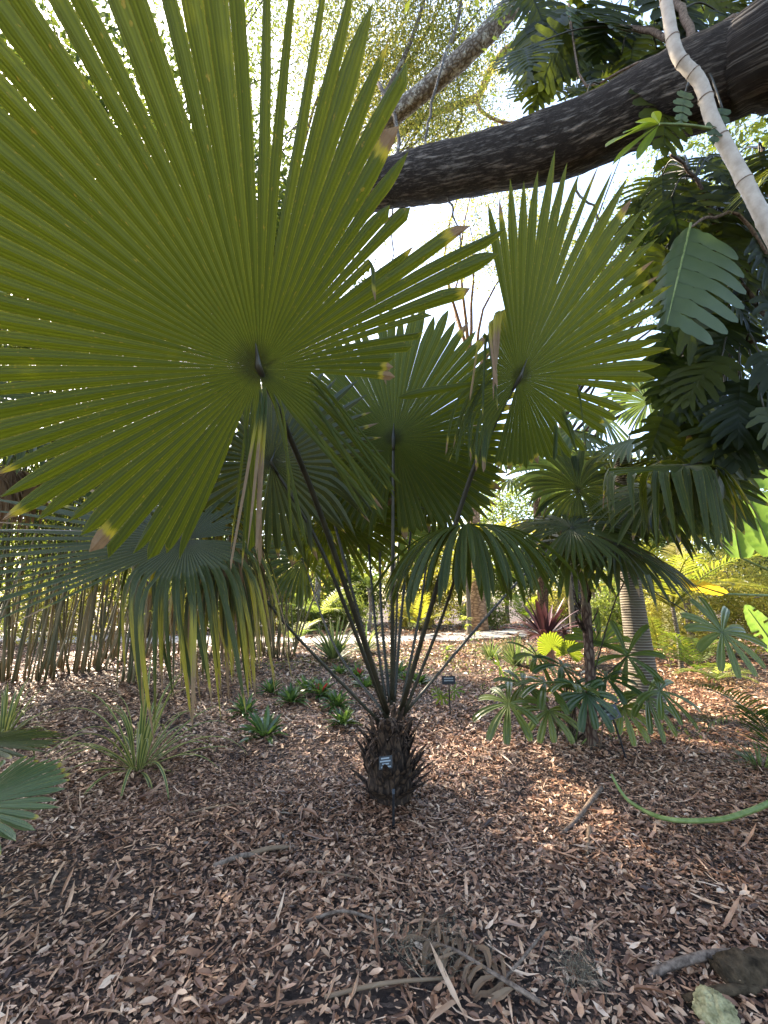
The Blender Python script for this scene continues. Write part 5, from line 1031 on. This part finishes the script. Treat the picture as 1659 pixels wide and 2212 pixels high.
def sapling(px, py, h, label, m='hedge_green', n=16, L=.16):
    c = G(px, py); c[2] = 0; t = thing('sapling', label, 'sapling', c); mb = MB(); p = spline([c, c+V_(.01, 0, h*.5), c+V_(.0, 0, h)], 8); tube(mb, p, np.linspace(.010, .005, 8), 5); mb.build('stem', M['stick'], t); lf = MB()
    for k in range(n):
        i = int(rng.uniform(4, 8)) if h > .5 else int(rng.uniform(1, 8)); az = k*2.4; e = rng.uniform(-.2, .8); blade_leaf(lf, p[min(i, 7)], V_(math.cos(az)*math.cos(e), math.sin(az)*math.cos(e), math.sin(e)), V_(0, 0, 1), L*rng.uniform(.7, 1.2), L*.35, .6, 6, .25)
    lf.build('leaves', M[m], t)
sapling(1028, 1452, .75, 'thin sapling with a tuft of leaves on the mulch beyond the name sign'); sapling(967, 1430, .35, 'low leafy sapling at the far edge of the mulch', n=30, L=.2)
sapling(968, 1380, 1.5, 'slender bare stemmed sapling beside the path', n=10); sapling(884, 1372, 1.0, 'bright green sapling by the path behind the stalks', 'lime', 14, .3); sapling(1005, 1392, .9, 'small philodendron like sapling beside the path edge', 'hedge_green', 12, .3)
sapling(1448, 1445, .25, 'seedling on a black stake near the right mulch edge', 'lime', 10, .15)
# ================================================================== NAME SIGNS
def sign(px, py, h, w_, hh, lean, label, pm, tm, rows, cat='name sign'):
    c = G(px, py); c[2] = 0; t = thing('name_sign' if rows else 'stake', label, cat, c); mb = MB(); top = c+V_(lean*h, -.02, h); tube(mb, [c+V_(0, 0, -.05), (c+top)/2, top], .009, 6); mb.build('stake', M['black'], t)
    yaw = lean*1.2; ux = V_(math.cos(yaw), 0, -math.sin(lean)*.9); ux = nrm(ux); uy = nrm(V_(lean*.9, .45, .9)); uz = nrm(np.cross(ux, uy))
    def plate(w2, h2, off, cx, cy, th=.006):
        b = MB(); o = top+uz*off+ux*cx+uy*cy; V = [o+ux*a*w2/2+uy*e*h2/2+uz*d for d in (0, th) for (a, e) in ((-1, -1), (1, -1), (1, 1), (-1, 1))]; b.add(V, [(3, 2, 1, 0), (4, 5, 6, 7), (0, 1, 5, 4), (1, 2, 6, 5), (2, 3, 7, 6), (3, 0, 4, 7)]); return b
    pl = plate(w_, hh, 0, 0, hh*.4).build('plate', M[pm], t)
    for k in range(rows): plate(w_*rng.uniform(.55, .8), hh*.14, .007, 0, hh*(.4+.22-.30*k), .001).build('lettering', M[tm], pl)
sign(973, 1552, .42, .17, .10, -.02, 'black name sign on a thin stake in the mulch right of the palm', 'black', 'print_grey', 2)
sign(1356, 1645, .38, .17, .12, -.28, 'grey faded name sign on a leaning black stake right of the slim palm', 'slate', 'print_grey', 2)
sign(850, 1775, .18, .02, .03, 0.0, 'black stake end standing at the foot of the palm stump', 'black', 'black', 0, 'stake')
for (px, py, h, ln, lb) in ((1408, 1535, .50, -.05, 'black metal stake beside the ringed trunk'), (1340, 1556, .0, 0, '')):
    if h: c = G(px, py); c[2] = 0; t = MB(); tube(t, [c, c+V_(ln*h, 0, h)], .010, 6); o = t.build('stake', M['black'], None); tag(o, lb, 'stake')
# ================================================================== THINGS LYING ON THE MULCH
def lying(name, label, cat, pts, r0, r1, m, n=24, ns=8, lift=.01, wob=.03, z=None):
    p = spline([G(*q[:2])+V_(0, 0, q[2] if len(q) > 2 else 0) for q in pts], n); base = hgt(p[:, 0], p[:, 1]); p[:, 2] = p[:, 2]+base+lift; mb = MB(); tube(mb, p, np.linspace(r0, r1, n), ns, wob=wob); o = mb.build(name, M[m], None, True); tag(o, label, cat); return o
lying('green_vine_stem', 'smooth green vine stem curving up off the mulch at the right', 'vine', [(1328, 1752, .22), (1345, 1760, .13), (1372, 1772, .07), (1440, 1800, .05), (1540, 1806, .06), (1620, 1796, .09), (1740, 1760, .14)], .009, .019, 'green_stem', 40, 10, .012, .03)
lying('stick', 'broken brown stick lying aslant in the middle right mulch', 'stick', [(1215, 1800), (1255, 1770, .02), (1300, 1712, .03)], .012, .018, 'stick')
lying('stick', 'short pale split stick standing out below the brown one', 'stick', [(1268, 1848), (1274, 1800, .02)], .012, .014, 'dry')
lying('stick', 'thin long twig in the mulch above the green vine', 'stick', [(1185, 1680), (1240, 1700), (1290, 1712)], .010, .006, 'stick')
lying('stick', 'long dry stalk lying left of the palm foot', 'stick', [(505, 1868), (580, 1850, .02), (640, 1838)], .016, .010, 'dry')
lying('stick', 'narrow dark bark strip beside the long dry stalk', 'stick', [(460, 1880), (520, 1866, .02), (560, 1856)], .018, .010, 'stick')
lying('stick', 'pale twig crossing the mulch below the palm foot', 'stick', [(640, 1890), (720, 1900, .02), (800, 1905)], .006, .005, 'dry')
lying('stick', 'grey forked twig in the lower middle of the mulch', 'stick', [(660, 2006), (740, 1998, .03), (830, 2004)], .008, .006, 'stick')
lying('stick', 'crooked root like branch at the right lower edge', 'stick', [(1400, 2098), (1470, 2092, .03), (1560, 2078, .03), (1680, 2074)], .016, .018, 'stick', 24)
lying('stick', 'dark wet stick below the crooked branch', 'stick', [(1480, 2158), (1560, 2150, .02), (1680, 2140)], .02, .016, 'log')
lying('stick', 'curved thin twig near the dry frond', 'stick', [(1075, 2130), (1130, 2100, .05), (1175, 2030, .04), (1180, 2000)], .007, .005, 'stick')
lying('stick', 'straight straw at the bottom left of the picture', 'stick', [(700, 2175), (830, 2155, .02), (980, 2120)], .008, .006, 'dry')
lying('stick', 'long pale straw lying in the left mulch', 'stick', [(380, 1775), (470, 1765, .02), (560, 1750)], .008, .006, 'dry')
lying('stick', 'pale bamboo piece on the far left mulch', 'stick', [(105, 1512), (170, 1500, .02), (215, 1496)], .02, .018, 'dry')
lying('stick', 'bamboo piece lying below the dying leaf ends', 'stick', [(360, 1458), (420, 1452, .01), (470, 1448)], .016, .014, 'dry')
lying('log', 'dark mossy log end half buried at the right lower edge', 'log', [(1560, 2115), (1610, 2112, .02), (1760, 2110)], .06, .07, 'log', 22, 16, .005, .09)
def rock():
    c = G(1545, 2192)+V_(0, 0, .012); mb = MB(); nu, nv = 56, 36; u = np.linspace(0, 2*math.pi, nu, endpoint=False); v = np.linspace(.02, math.pi-.02, nv); V = []
    for b in v:
        for a in u:
            d = V_(math.cos(a)*math.sin(b), math.sin(a)*math.sin(b), math.cos(b)); f = 1+.30*mnoise.noise(Vector(d*1.7+7))+.16*mnoise.noise(Vector(d*5))+.11*mnoise.noise(Vector(d*11))+.06*mnoise.noise(Vector(d*23)); V.append(c+d*V_(.068, .062, .050)*f)
    i, j = np.meshgrid(np.arange(nv-1), np.arange(nu), indexing='ij'); j2 = (j+1) % nu; q = np.stack([i*nu+j, (i+1)*nu+j, (i+1)*nu+j2, i*nu+j2], -1).reshape(-1, 4); mb.add(V, q); tag(mb.build('rock', M['rock'], None, True), 'yellowish mossy rock in the bottom right corner', 'rock')
rock()
def dry_frond():
    c0 = G(1110, 2150)+V_(0, 0, .022); d = G(880, 2030)-G(1110, 2150); o = thing('dry_frond', 'curled dead palm frond lying on the mulch at the bottom', 'dry frond', c0); mb = MB(); d[2] = 0; L = np.linalg.norm(d); d /= L; n = 15; b = np.cross(d, [0, 0, 1.])
    for k in range(n):
        p = c0+d*L*k/n+V_(0, 0, .03*math.sin(math.pi*k/n))
        for sg in (-1, 1): blade_leaf(mb, p, nrm(b*sg+d*.5+V_(0, 0, rng.uniform(-.05, .22))), V_(rng.normal(0, .5), rng.normal(0, .3), 1), rng.uniform(.12, .24), rng.uniform(.016, .030), 1.6, 8, .5, rng.random()*.45, .4, 0, .22)
    mb.build('leaflets', M['dry'], o); r = MB(); tube(r, [c0-d*.1, c0+d*L*.5+V_(0, 0, .03), c0+d*L*1.02], [.009, .007, .004], 6); r.build('rachis', M['stick'], o)
dry_frond()
def moss():
    for (px, py, s, lb) in ((915, 2060, .13, 'grey tangle of spanish moss on the dead frond'), (1255, 2115, .05, 'small wisp of spanish moss on the dark soil')):
        c = G(px, py); mb = MB()
        for k in range(int(420*s/.13)):
            p = c+V_(rng.normal(0, s), rng.normal(0, s*.6), abs(rng.normal(.03, .02))); q = p+rng.normal(0, .03, 3); e = q+rng.normal(0, .03, 3); e[2] = abs(e[2]); q[2] = abs(q[2]); pts = spline([p, q, e], 4); strip(mb, pts, np.tile(nrm(rng.normal(size=3))*.0009, (4, 1)), None, 0, rng.random())
        tag(mb.build('spanish_moss', M['moss'], None), lb, 'moss', None, 'stuff')
moss()
